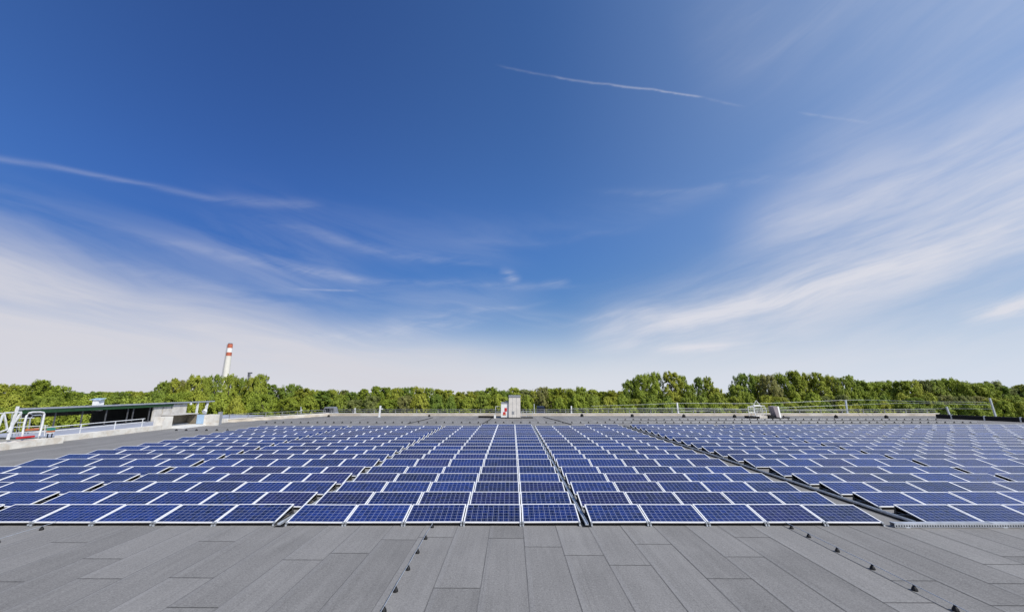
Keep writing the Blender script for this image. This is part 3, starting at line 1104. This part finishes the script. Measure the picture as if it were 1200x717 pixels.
wires_far = [([(693, 475.7), (760, 473.6), (793.4, 472.2), (860, 472.6), (900, 472.4), (990.8, 468.6), (1012, 468.4), (1090, 470.5), (1159.8, 471)], 'upper wire strung between the fence posts along the far roof edge'),
             ([(670, 478.6), (793.5, 478), (870, 479), (992, 474.5), (1060, 472), (1160, 474)], 'middle wire strung between the fence posts along the far roof edge'),
             ([(795, 481.5), (870, 480.5), (993, 480), (1110, 478.5), (1164, 479)], 'lower wire strung between the fence posts along the far roof edge')]
for pts, lab in wires_far:
    w = MB()
    w.tube([px(u, v, 58.55 if u < 1000 else 58.55 - (u - 1000) / 160 * 6.5) for u, v in pts], 0.015, 6)
    tag(w.build('fence_wire', M['tray']), lab, 'wire', 'wires along the far roof edge')

# ------------------------------------------------------------------ left annexe with canopy
t = thing('annexe', 'low annexe with grey blue roof behind the left roof edge', 'building')
k = MB(); k.box(-40.9, -33.7, 31.2, 56, GZ, 0.2); k.build('wall', M['facade'], t)
k = MB(); k.box(-41.0, -33.65, 31.1, 56, 0.202, 0.26); k.build('roof', M['lilac_roof'], t)
k = MB()
for zz in (0.72, 1.02):
    k.tube([(-34.3, 29.8, zz - .05), (-34.3, 38.6, zz)], 0.035, 6)
for yy in (30.2, 33.0, 35.8, 38.4):
    k.bar((-34.3, yy, .27), (-34.3, yy, 1.02), .05)
k.build('edge_rail', M['white_steel'], t)

t = thing('open_shed', 'long open shed with thin grey canopy roof, green fascia and dark bays at left', 'shed', (-38.9, 0, 0))
xe = 0.0
k = MB()
k.hexa([(xe, 32.2, 2.12), (xe + .15, 53.4, 2.10), (xe - 9, 54.5, 1.55), (xe - 9, 40.2, 1.55), (xe, 32.2, 2.26), (xe + .15, 53.4, 2.24), (xe - 9, 54.5, 1.69), (xe - 9, 40.2, 1.69)])
roof_o = k.build('canopy_roof', M['canopy'], t)
k = MB(); k.box(xe - .10, xe - .02, 32.5, 47.2, 1.80, 2.095); k.build('fascia', M['green'], t)
for i in range(13):
    yy = 32.8 + i * 1.18
    k = MB(); k.hexa([(xe - .018, yy, 1.95), (xe + .02, yy, 2.06), (xe + .02, yy + .12, 2.06), (xe - .018, yy + .12, 1.95), (xe - .018, yy, 2.13), (xe + .02, yy, 2.135), (xe + .02, yy + .12, 2.135), (xe - .018, yy + .12, 2.13)])
    k.build('bracket', M['green'], t)
for i, yy in enumerate((33.4, 35.4, 37.6, 39.8, 42.0, 42.6, 44.5)):
    k = MB(); k.bar((xe - .3, yy, .262), (xe - .3, yy, 2.07), .08); k.build('post', M['dark_steel'], t)
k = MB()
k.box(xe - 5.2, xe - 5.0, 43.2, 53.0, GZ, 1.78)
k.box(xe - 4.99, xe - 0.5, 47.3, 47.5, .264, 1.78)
k.build('back_wall', M['shaded_wall'], t)
k = MB(); k.box(xe - 4.6, xe - 4.4, 36.6, 43.1, 1.22, 1.80); k.build('shade_band', M['shaded_wall'], t)  # added dark band standing in for shade behind the fascia
for ya, yb in ((44.9, 46.0), (46.1, 47.15), (47.25, 49.4)):
    k = MB(); k.box(xe - .35, xe - .2, ya, yb, .262, 2.04 if yb < 48 else 1.98); k.build('wall_panel', M['concrete'], t)
k = MB()
k.bar((xe - .1, 50.9, .3), (xe - .1, 50.9, 2.08), .17)
k.bar((xe - .1, 52.3, .3), (xe - .1, 52.5, 2.08), .2)
k.build('column', M['white_steel'], t)
k = MB(); k.tube([(xe + .05, 51.9, 0.9), (xe + .05, 52.1, 1.0)], .26, 10); k.build('lamp', M['white_panel'], t)
k = MB(); k.tube([(xe + .1, 49.5, 2.02), (xe + .1, 49.6, 1.9)], .12, 8); k.build('floodlight', M['white_panel'], t)

p = px(111, 468, 44)
p = px(112.5, 468, 42)
t = thing('roof_vent', 'small white vent box with a tilted blue panel on top of the shed roof', 'vent', (p.x, 42, 0))
k = MB(); k.box(-.30, .30, 0, .6, 1.55, 2.62); k.build('body', M['white_panel'], t)
k = MB(); k.hexa([(-.52, -.1, 2.63), (.56, -.1, 2.63), (.56, .5, 2.76), (-.52, .5, 2.76), (-.52, -.1, 2.67), (.56, -.1, 2.67), (.56, .5, 2.80), (-.52, .5, 2.80)]); k.build('blue_panel', M['blue_panel'], t)
k = MB()
for i in range(3):
    k.box(-.56 + i * .5, -.40 + i * .5, -.11, -.102, 2.63, 2.68)
k.build('panel_clip', M['white_panel'], t)

# concrete stair recess on the roof edge
t = thing('concrete_recess', 'white concrete recess with brown inner wall and pale blue panel on the left roof edge', 'recess', (-33.2, 0, 0))
k = MB(); k.box(-.6, .25, 39.02, 40.15, 0, 1.15); k.build('block', M['coping'], t)
k = MB(); k.box(-.5, 1.4, 40.16, 43.3, 0.0, 0.16); k.build('sill', M['white_panel'], t)
k = MB(); k.box(-1.0, -.8, 40.16, 43.3, 0.1, 1.2); k.box(-.79, 1.1, 43.1, 43.3, .162, 1.15); k.build('back_wall', M['brown_wall'], t)
k = MB(); k.box(-1.02, 0.3, 40.16, 43.3, 1.202, 1.26); k.build('lid', M['concrete'], t)
k = MB(); k.box(.35, 1.15, 43.03, 43.09, .2, 1.12); k.build('blue_panel', M['blue_panel'], t)
k = MB(); k.box(1.12, 2.3, 43.02, 43.9, 0, 1.1); k.build('block', M['coping'], t)
k = MB(); k.box(2.1, 2.35, 43.6, 43.95, 0, 1.35); k.build('pipe_stub', M['grey_cap'], t)

# ------------------------------------------------------------------ steel ladder exit at far left
LX = -32.35
t = thing('ladder_exit', 'white steel frame of a ladder exit with braced legs and rounded hoop, far left', 'steel frame', (LX, 25.5, 0.42))


def fp(u, v, dx=0.0):
    """point of the frame seen at (u, v), in the plane x = LX + dx"""
    a, b_ = (u - 600) / FPX, (358.5 - v) / FPX
    th = R(PITCH)
    d = (a, math.cos(th) - b_ * math.sin(th), math.sin(th) + b_ * math.cos(th))
    s_ = (LX + dx) / d[0]
    return Vector((dx, d[1] * s_ - 25.5, EYE + d[2] * s_ - 0.42))


k = MB()
for a, b_, w in (((9, 515), (21, 476), .11), ((5, 485), (8.5, 503), .075), ((5, 483.5), (25, 482.5), .08), ((25, 483), (9, 506), .09), ((8, 503), (0, 506), .07), ((-6, 512), (4, 484), .08), ((-5, 484), (3, 484), .07)):
    k.bar(fp(*a), fp(*b_), w)
k.build('braced_leg', M['white_steel'], t)
k = MB()
hoop = [(26, 512), (28, 498), (31, 487), (34, 483.8), (38, 482.8), (47, 482.6), (51, 483.2), (52, 485), (49.5, 498), (46, 510.5)]
pts = [fp(*p) for p in hoop]
k.tube(pts, 0.055, 8)
ho = k.build('hoop', M['white_steel'], t)
k = MB()
pts2 = [fp(*p, dx=-1.2) for p in [(33, 508), (35.5, 490), (39, 486.5), (48, 486), (49.5, 488), (47, 506)]]
k.tube(pts2, 0.04, 8)
k.tube([pts[3], pts2[2]], .03, 6)
k.tube([pts[6], pts2[4]], .03, 6)
k.build('rear_hoop', M['galv'], t)
k = MB()
for a, b_ in (((14, 500.5), (56, 498.5)), ((12, 507.5), (55, 504.5)), ((53, 498), (52, 510.5)), ((18, 490), (40, 489.5)), ((20, 495), (30, 494.6))):
    k.tube([fp(*a), fp(*b_)], .028, 6)
k.build('hand_rail', M['white_steel'], t)
k = MB()
for uu in (12, 16, 20, 23):
    k.tube([fp(uu - 2, 512, -.4), fp(uu + 2.5, 484, -.4)], .02, 5)
k.build('rung_cage', M['galv'], t)
k = MB(); k.bar(fp(29.5, 503.6, -.3), fp(45, 502.4, -.3), .12); k.build('orange_bar', M['orange'], t)
k = MB(); k.bar(fp(19.5, 513.0, .15), fp(40, 511.0, .15), .11); k.build('red_bar', M['red'], t)

q = fp(58.5, 509, 0.1)
t = thing('control_box', 'small green, orange and white striped box on a stand beside the ladder exit', 'box', (LX + .1, 25.5 + q.y, 0.42))
zt = fp(58.5, 501.4, .1).z
k = MB(); k.box(-.12, .12, -.17, .17, zt - .17, zt); k.build('teal_top', M['teal'], t)
k = MB(); k.box(-.12, .12, -.17, .17, zt - .27, zt - .1705); k.build('orange_strip', M['orange'], t)
k = MB(); k.box(-.1, .1, -.15, .15, zt - .36, zt - .2705); k.build('white_strip', M['white_panel'], t)
k = MB()
for yy in (-.13, .13):
    k.bar((0, yy, -.02), (0, yy, zt - .36), .045)
k.build('stand', M['dark_plastic'], t)

# ------------------------------------------------------------------ vehicles in the yard
def van(u, w_px, vtop, Y, paint, label, kind='van'):
    a, b_ = px(u - w_px / 2, vtop, Y), px(u + w_px / 2, vtop, Y)
    L = b_.x - a.x
    t = thing('parked_' + kind, label, kind, ((a.x + b_.x) / 2, Y, GZ + .004))
    H = a.z - GZ
    k = MB()
    prof = [(-.5, .12), (-.5, .72), (-.47, .97), (-.40, 1.0), (.22, 1.0), (.30, .96), (.40, .62), (.49, .52), (.5, .40), (.5, .12)]
    pts = [(x * L, z * H) for x, z in prof]
    n = len(pts)
    W = 1.9
    k.face([(x, 0, z) for x, z in pts])
    k.face([(x, W, z) for x, z in reversed(pts)])
    for i in range(n):
        (xa, za), (xb, zb) = pts[i], pts[(i + 1) % n]
        k.face([(xa, 0, za), (xa, W, za), (xb, W, zb), (xb, 0, zb)])
    k.build('body', paint, t)
    k = MB()
    for xa, xb in ((-.44, -.22), (-.20, .02), (.04, .27)):
        k.box(xa * L, xb * L, -.012, -.002, .62 * H, .9 * H)
    k.build('window', M['glass_dark'], t)
    for x in (-.32, .33):
        k = MB(); k.tube([(x * L, -.02, .34), (x * L, .22, .34)], .34, 16); wo = k.build('wheel', M['tyre'], t)
        k = MB(); k.tube([(x * L, -.028, .34), (x * L, -.0205, .34)], .19, 12); k.build('rim', M['galv'], wo)


van(387, 15, 476.8, 104, M['van_grey'], 'silver grey van parked behind the far left roof edge', 'van')
van(634.5, 11, 475.8, 106, M['van_blue'], 'dark blue van parked behind the rooftop cabinet', 'van')

# ------------------------------------------------------------------ chimney and mast
p = px(262.5, 455, 330)
top = px(268.2, 402.2, 330).z
t = thing('factory_chimney', 'tall cream factory chimney with red and white bands behind the trees', 'chimney', (p.x, 330, GZ))
Ht = top - GZ
zz = lambda v: px(268, v, 330).z - GZ
def ring_part(name, z0, z1, m, extra=0.0):
    r = lambda z: 2.75 - 0.95 * (z / Ht)
    k = MB(); k.tube([(0, 0, z0), (0, 0, z1)], [r(z0) + extra, r(z1) + extra], 24)
    k.build(name, m, t)
ring_part('shaft', 0, zz(417.0), M['chimney'])
ring_part('red_band', zz(417.0), zz(412.8), M['chimney_red'], .01)
ring_part('white_band', zz(412.8), zz(407.8), M['chimney_white'])
ring_part('red_band', zz(407.8), zz(403.2), M['chimney_red'], .01)
k = MB()
rr_ = lambda z: 2.75 - 0.95 * (z / Ht)
for sx_ in (-.3, .3):
    k.bar((-rr_(0) * .72 + sx_, -rr_(0) * .72 - .15, 4), (-rr_(Ht) * .72 + sx_, -rr_(Ht) * .72 - .15, Ht - 1), .12)
k.build('ladder', M['antenna'], t)
ring_part('dark_cap', zz(403.2), Ht, M['antenna'], -.3)
p = px(289.3, 455, 300)
t = thing('radio_mast', 'small dark radio mast with a box head right of the factory chimney', 'mast', (p.x, 300, GZ))
zz = lambda v: px(290, v, 300).z - GZ
k = MB(); k.tube([(0, 0, 0), (0, 0, zz(438))], .35, 8); k.build('pole', M['antenna'], t)
k = MB(); k.box(-.6, 2.3, -.5, .5, zz(437.6), zz(436.2)); k.box(-.5, .6, -.4, .4, zz(441), zz(437.7)); k.build('head', M['antenna'], t)
k = MB(); k.bar((.5, 0, zz(444)), (1.6, 0, zz(437.7)), .25); k.build('brace', M['antenna'], t)


# ------------------------------------------------------------------ trees
def tree_mesh(seed, h, w, style, leaf=0.235, n_clump=80, per=88):
    """crown of loose leaf clumps round a trunk with limbs; unit: metres, base at z=0"""
    rg = np.random.default_rng(seed)
    base = 0.12 * h
    clumps = []
    tries = 0
    while len(clumps) < n_clump and tries < 6000:
        tries += 1
        t_ = rg.random() ** 0.85
        z = base + t_ * (h - base)
        if style == 'round':
            env = math.sin(math.pi * min(1, 0.18 + 0.72 * t_)) ** 0.6
        elif style == 'poplar':
            env = 0.95 * (math.sin(math.pi * min(1, 0.20 + 0.70 * t_)) ** 0.7)
        elif style == 'bush':
            env = math.sqrt(max(0, 1 - t_ ** 2.2))
        else:
            env = (1 - 0.62 * t_ ** 1.3) * min(1, 0.5 + 3 * t_)
        ang = rg.random() * 2 * math.pi
        lob = 1 + 0.34 * math.sin(2 * ang + seed + z * .5) + 0.24 * math.sin(5 * ang + 2 * seed + z * 1.3)
        rr = env * lob * w / 2 * math.sqrt(rg.random() * 0.82 + 0.18)
        clumps.append((rr * math.cos(ang), rr * math.sin(ang), z, rg.uniform(0.20, 0.62) * (0.55 + w / 9)))
    # a few leaders break the outline
    for i in range(16 if style != 'bush' else 8):
        a = rg.random() * 2 * math.pi
        ro_ = w * .36 * rg.random()
        clumps.append((math.cos(a) * ro_, math.sin(a) * ro_, h * (1.0 - (ro_ / w) * rg.uniform(.1, .6)) * rg.uniform(.88, 1.05), rg.uniform(.16, .32) * (0.5 + w / 10)))
    cs = np.array(clumps)
    N = len(cs) * per
    ci = np.repeat(np.arange(len(cs)), per)
    d = rg.normal(size=(N, 3))
    d /= np.linalg.norm(d, axis=1)[:, None]
    rad = rg.random(N) ** 0.45
    pos = cs[ci, :3] + d * (rad * cs[ci, 3])[:, None] * np.array([0.88, 0.88, 1.18])
    axis = pos - np.array([0, 0, 0.45 * h]); axis /= np.linalg.norm(axis, axis=1)[:, None]
    nrm = d * np.array([0.45, 0.45, 0.2]) + axis * np.array([0.95, 0.95, 0.5]) + rg.normal(size=(N, 3)) * 0.45 + np.array([0, 0, 0.2])
    nrm /= np.linalg.norm(nrm, axis=1)[:, None]
    ref = rg.normal(size=(N, 3))
    a = np.cross(nrm, ref); a /= np.linalg.norm(a, axis=1)[:, None]
    b2 = np.cross(nrm, a)
    s_ = (leaf * rg.uniform(0.6, 1.35, N))[:, None]
    q = np.stack([pos - a * s_ * .5, pos + b2 * s_ * .36, pos + a * s_ * .5, pos - b2 * s_ * .36], 1).reshape(-1, 3)
    me = bpy.data.meshes.new('crown')
    me.vertices.add(N * 4)
    me.vertices.foreach_set('co', q.astype(np.float32).ravel())
    me.loops.add(N * 4)
    me.loops.foreach_set('vertex_index', np.arange(N * 4, dtype=np.int32))
    me.polygons.add(N)
    me.polygons.foreach_set('loop_start', np.arange(0, N * 4, 4, dtype=np.int32))
    me.update(calc_edges=True)
    me.validate()
    tk = MB()
    lean = rg.uniform(-.25, .25, 2)
    hh = h * (0.86 if style != 'bush' else 0.5)
    r0 = 0.018 * h + 0.03
    tk.tube([(lean[0] * i / 5, lean[1] * i / 5, hh * i / 5) for i in range(6)], [r0 * (1 - .16 * i) for i in range(6)], 7)
    for i in range(9):
        c = cs[rg.integers(0, len(cs))]
        z0 = max(0.15 * h, c[2] * rg.uniform(.45, .75))
        f_ = z0 / hh
        s0 = Vector((lean[0] * f_, lean[1] * f_, z0))
        e0 = Vector(c[:3])
        tk.tube([s0, s0.lerp(e0, .5) + Vector((0, 0, .12 * h * .3)), e0], [r0 * .42, r0 * .28, r0 * .1], 5)
    return me, tk.mesh('trunk', M['bark'])


protos = {}
def get_proto(kind, idx):
    key = (kind, idx)
    if key not in protos:
        sd_ = hash(kind) % 7 if False else {'round': 11, 'poplar': 23, 'bush': 37, 'cone': 53}[kind]
        dims = {'round': (9.0, 6.0), 'poplar': (11.0, 4.6), 'bush': (4.0, 4.6), 'cone': (10.0, 4.6)}[kind]
        n = {'round': 205, 'poplar': 190, 'bush': 130, 'cone': 180}[kind]
        protos[key] = (tree_mesh(sd_ + idx * 5, dims[0], dims[1], kind, n_clump=n), dims)
    return protos[key]


leafvar = {}
def crown_data(kind, idx, leafname):
    key = (kind, idx, leafname)
    if key not in leafvar:
        (me, tk), dims = get_proto(kind, idx)
        m2 = me.copy()
        m2.materials.clear()
        m2.materials.append(M[leafname])
        leafvar[key] = (m2, tk, dims)
    return leafvar[key]


tr_rng = random.Random(21)
tree_no = 0
def tree(u, vtop, Y, wpx, kind, leafname, label, group=None, cat='tree'):
    global tree_no
    tree_no += 1
    idx = tr_rng.randrange(5)
    crown, trunk, dims = crown_data(kind, idx, leafname)
    p = px(u, vtop, Y)
    h = p.z - GZ
    w = wpx * Y / FPX * tr_rng.uniform(0.95, 1.25)
    nm = 'bush' if kind == 'bush' else 'tree'
    t = thing(nm, label, 'bush' if kind == 'bush' else cat, (p.x, Y, GZ), tr_rng.uniform(0, 6.28), group)
    t.scale = (w / dims[1], w / dims[1], h / dims[0])
    link('crown', crown, t)
    link('trunk', trunk, t)
    return t


prof = [(-60, 450), (0, 452), (20, 453), (35, 451), (50, 448), (70, 455), (85, 460), (100, 461), (130, 459), (150, 459.5), (170, 461), (185, 459), (193, 449), (205, 446), (215, 449), (228, 442), (240, 445), (250, 441), (262, 444), (272, 441), (280, 445), (290, 446), (300, 442), (308, 441), (314, 449), (318, 456), (330, 455), (345, 453), (380, 457), (405, 459), (415, 460), (430, 456), (445, 453.5), (470, 455), (485, 453), (497, 458), (510, 455), (525, 458), (545, 459), (560, 457), (573, 455), (590, 457), (605, 457), (620, 456), (645, 456.5), (680, 456), (730, 458), (738, 448), (750, 441), (765, 439), (778, 446), (785, 438), (800, 444), (808, 452), (815, 446), (825, 444), (835, 455), (845, 460), (852, 460), (860, 450), (868, 440), (880, 441), (895, 440), (905, 442), (915, 440), (928, 436), (940, 441), (955, 438), (970, 443), (985, 444), (994, 442), (1008, 449), (1015, 450), (1040, 447), (1060, 449), (1085, 446), (1110, 445), (1130, 449), (1150, 451), (1165, 449), (1180, 456), (1195, 457), (1200, 448), (1260, 450)]


def top_at(u):
    for (a, va), (b_, vb) in zip(prof[:-1], prof[1:]):
        if a <= u <= b_:
            return va + (vb - va) * (u - a) / (b_ - a)
    return 455


marks = [(58, 'the ladder exit'), (111, 'the blue topped roof vent'), (265, 'the striped chimney'), (386, 'the silver van'), (445, 'the taller white post'), (598, 'the rooftop cabinet'), (669.5, 'the short white post'), (794, 'the white wired post'), (890, 'the steel cage'), (991, 'the leaning wired post'), (1161, 'the tallest leaning post')]
nth = ['first', 'second', 'third', 'fourth', 'fifth', 'sixth', 'seventh', 'eighth', 'ninth', 'tenth', 'eleventh', 'twelfth']
planned = []


def plan(u, vtop, Y, wpx, kind, leafname, look, row):
    planned.append(dict(u=u, v=vtop, Y=Y, w=wpx, kind=kind, leaf=leafname, look=look, row=row))


# skyline trees, read off the photograph: (u, top, depth, crown width in px, kind, leaves)
sky_trees = [
    (-22, 450, 96, 30, 'round', 'leaf_mid'), (4, 451.5, 96, 28, 'round', 'leaf_mid'), (27, 452.5, 98, 26, 'round', 'leaf_mid'), (49, 447, 96, 24, 'cone', 'leaf_mid'), (67, 453, 98, 24, 'round', 'leaf_mid'), (84, 459.5, 104, 20, 'round', 'leaf_dark'),
    (194, 448.5, 100, 13, 'poplar', 'leaf_dark'), (205, 445.5, 102, 15, 'poplar', 'leaf_mid'), (217, 447, 104, 16, 'round', 'leaf_grey'), (229, 441.5, 102, 19, 'round', 'leaf_mid'), (243, 443.5, 104, 18, 'round', 'leaf_mid'), (254, 441, 106, 17, 'round', 'leaf_dark'), (271, 441, 102, 19, 'round', 'leaf_mid'), (284, 445, 106, 15, 'round', 'leaf_dark'), (296, 444, 104, 15, 'round', 'leaf_mid'), (307, 440.5, 104, 16, 'round', 'leaf_mid'),
    (738, 447, 116, 17, 'round', 'leaf_dark'), (752, 441, 114, 22, 'round', 'leaf_mid'), (766, 438.5, 116, 22, 'round', 'leaf_mid'), (786, 437.5, 114, 19, 'poplar', 'leaf_mid'), (799, 441.5, 117, 15, 'poplar', 'leaf_dark'), (808, 451.5, 114, 14, 'round', 'leaf_mid'), (818, 444, 114, 13, 'poplar', 'leaf_dark'), (828, 443.5, 116, 14, 'poplar', 'leaf_mid'), (838, 455.5, 116, 16, 'round', 'leaf_mid'),
    (862, 452, 112, 18, 'round', 'leaf_mid'), (871, 439.5, 116, 20, 'round', 'leaf_dark'), (885, 441, 118, 20, 'round', 'leaf_mid'), (899, 441, 112, 22, 'round', 'leaf_grey'), (914, 439.5, 116, 20, 'round', 'leaf_mid'), (929, 435.5, 114, 20, 'cone', 'leaf_mid'), (942, 439.5, 116, 20, 'round', 'leaf_mid'), (957, 437.5, 114, 20, 'poplar', 'leaf_mid'), (972, 442, 116, 20, 'round', 'leaf_mid'), (984, 444, 114, 17, 'round', 'leaf_dark'), (995, 441.5, 114, 18, 'cone', 'leaf_mid'), (1008, 447, 116, 20, 'cone', 'leaf_dark')]
for a in sky_trees:
    plan(*a, {'round': 'tall leafy', 'poplar': 'slender upright', 'cone': 'pointed'}[a[4]], 'tall')
# the even tree belts between them
u = 316
while u < 735:
    v = top_at(u) + tr_rng.uniform(-2.0, 2.4)
    plan(u, v, tr_rng.uniform(124, 138), tr_rng.uniform(15, 22), tr_rng.choice(['round', 'round', 'round', 'poplar', 'cone']), tr_rng.choice(['leaf_mid', 'leaf_dark', 'leaf_mid', 'leaf_mid', 'leaf_mid', 'leaf_grey']), 'rounded', 'belt')
    u += tr_rng.uniform(9.5, 14)
u = 1016
while u < 1240:
    v = top_at(u) + tr_rng.uniform(-1.5, 1.5)
    plan(u, v, tr_rng.uniform(112, 122), tr_rng.uniform(19, 26), tr_rng.choice(['round', 'round', 'poplar', 'cone']), tr_rng.choice(['leaf_mid', 'leaf_mid', 'leaf_mid', 'leaf_dark', 'leaf_grey']), 'rounded', 'belt')
    u += tr_rng.uniform(11, 15)
u = 92
while u < 192:
    plan(u, top_at(u) + tr_rng.uniform(-1, 1.2), tr_rng.uniform(150, 175), tr_rng.uniform(13, 18), 'round', tr_rng.choice(['leaf_dark', 'leaf_mid']), 'small distant', 'belt')
    u += tr_rng.uniform(9, 12)
# a second, lower row in front and bushes at the foot
u = 318
while u < 1230:
    v = tr_rng.uniform(463, 469)
    if not (626 < u < 644 or 374 < u < 398):
        plan(u, v, tr_rng.uniform(112, 119) if u < 735 else tr_rng.uniform(96, 107), tr_rng.uniform(15, 22), tr_rng.choice(['round', 'bush', 'round']), tr_rng.choice(['leaf_mid', 'leaf_mid', 'leaf_grey', 'leaf_dark']), 'low', 'front')
    u += tr_rng.uniform(15, 22)
u = 188
while u < 320:
    plan(u, tr_rng.uniform(460, 468), tr_rng.uniform(84, 92), tr_rng.uniform(18, 25), tr_rng.choice(['round', 'bush']), tr_rng.choice(['leaf_mid', 'leaf_dark', 'leaf_mid']), 'low', 'front')
    u += tr_rng.uniform(13, 18)
u = -30
while u < 130:
    plan(u, tr_rng.uniform(464, 472), tr_rng.uniform(78, 86), tr_rng.uniform(24, 32), tr_rng.choice(['round', 'bush']), tr_rng.choice(['leaf_mid', 'leaf_mid', 'leaf_dark']), 'low', 'front')
    u += tr_rng.uniform(17, 24)
u = -40
while u < 62:
    plan(u, tr_rng.uniform(478, 486), tr_rng.uniform(52, 60), tr_rng.uniform(26, 36), 'bush', tr_rng.choice(['leaf_mid', 'leaf_dark', 'leaf_mid']), 'small', 'foot')
    u += tr_rng.uniform(16, 22)
u = 700
while u < 1240:
    plan(u, tr_rng.uniform(472, 477), tr_rng.uniform(84, 90), tr_rng.uniform(16, 24), 'bush', tr_rng.choice(['leaf_mid', 'leaf_dark', 'leaf_mid']), 'small', 'foot')
    u += tr_rng.uniform(16, 24)
colour_word = {'leaf_mid': 'fresh green', 'leaf_dark': 'deep green', 'leaf_grey': 'grey green'}
row_word = {'tall': 'on the skyline', 'belt': 'in the tree belt', 'front': 'in the lower front row', 'foot': 'at the foot of the trees'}
count = {}
for p in sorted(planned, key=lambda d: abs(d['u'] - min(marks, key=lambda m_: abs(m_[0] - d['u']))[0])):
    mk = min(marks, key=lambda m_: abs(m_[0] - p['u']))
    side = 'left' if p['u'] < mk[0] else 'right'
    key = (mk[1], side, p['row'], p['kind'] == 'bush')
    n = count.get(key, 0)
    count[key] = n + 1
    look = colour_word[p['leaf']] + ' ' + ('bush' if p['kind'] == 'bush' else 'tree')
    label = '%s %s, %s %s of %s' % (look, row_word[p['row']], nth[min(n, 11)], side, mk[1])
    tree(p['u'], p['v'], p['Y'], p['w'], p['kind'], p['leaf'], label, 'trees and bushes beyond the roof')

# the wood far behind reads as one mass
rg = np.random.default_rng(4)
wood_v = []
wr = random.Random(9)
NT = 720
P, A, B, Sz = [], [], [], []
for i in range(NT):
    u = wr.uniform(-80, 1280) if i < 420 else wr.choice([wr.uniform(-800, -60), wr.uniform(1260, 2000)])
    Y = wr.uniform(150, 230)
    base_v = max(457.5, top_at(u) + 2.0) if 0 <= u <= 1200 else 457
    h = px(u, base_v + wr.uniform(-.6, 4), Y).z - GZ
    x = px(u, 455, Y).x
    n = 330
    d = rg.normal(size=(n, 3)); d /= np.linalg.norm(d, axis=1)[:, None]
    r_ = rg.random(n)[:, None] ** 0.35
    lump = 1 + .25 * np.sin(d[:, :1] * 7 + i) * np.cos(d[:, 2:] * 6 + i)
    pos = np.array([x, Y, GZ + h * .55]) + d * r_ * lump * np.array([3.4, 3.4, h * .45])
    P.append(pos)
    nr = d * .8 + rg.normal(size=(n, 3)) * .6 + np.array([0, 0, .3]); nr /= np.linalg.norm(nr, axis=1)[:, None]
    a = np.cross(nr, rg.normal(size=(n, 3))); a /= np.linalg.norm(a, axis=1)[:, None]
    A.append(a); B.append(np.cross(nr, a)); Sz.append(rg.uniform(.5, 1.05, n))
P, A, B, Sz = np.concatenate(P), np.concatenate(A), np.concatenate(B), np.concatenate(Sz)[:, None]
q = np.stack([P - A * Sz * .5, P + B * Sz * .4, P + A * Sz * .5, P - B * Sz * .4], 1).reshape(-1, 3)
N = len(P)
me = bpy.data.meshes.new('woods')
me.vertices.add(N * 4); me.vertices.foreach_set('co', q.astype(np.float32).ravel())
me.loops.add(N * 4); me.loops.foreach_set('vertex_index', np.arange(N * 4, dtype=np.int32))
me.polygons.add(N); me.polygons.foreach_set('loop_start', np.arange(0, N * 4, 4, dtype=np.int32))
me.update(calc_edges=True); me.validate()
me.materials.append(M['leaf_dark'])
tag(link('woods', me), 'distant green wood closing the horizon behind the tree belt', 'woods', None, 'stuff')
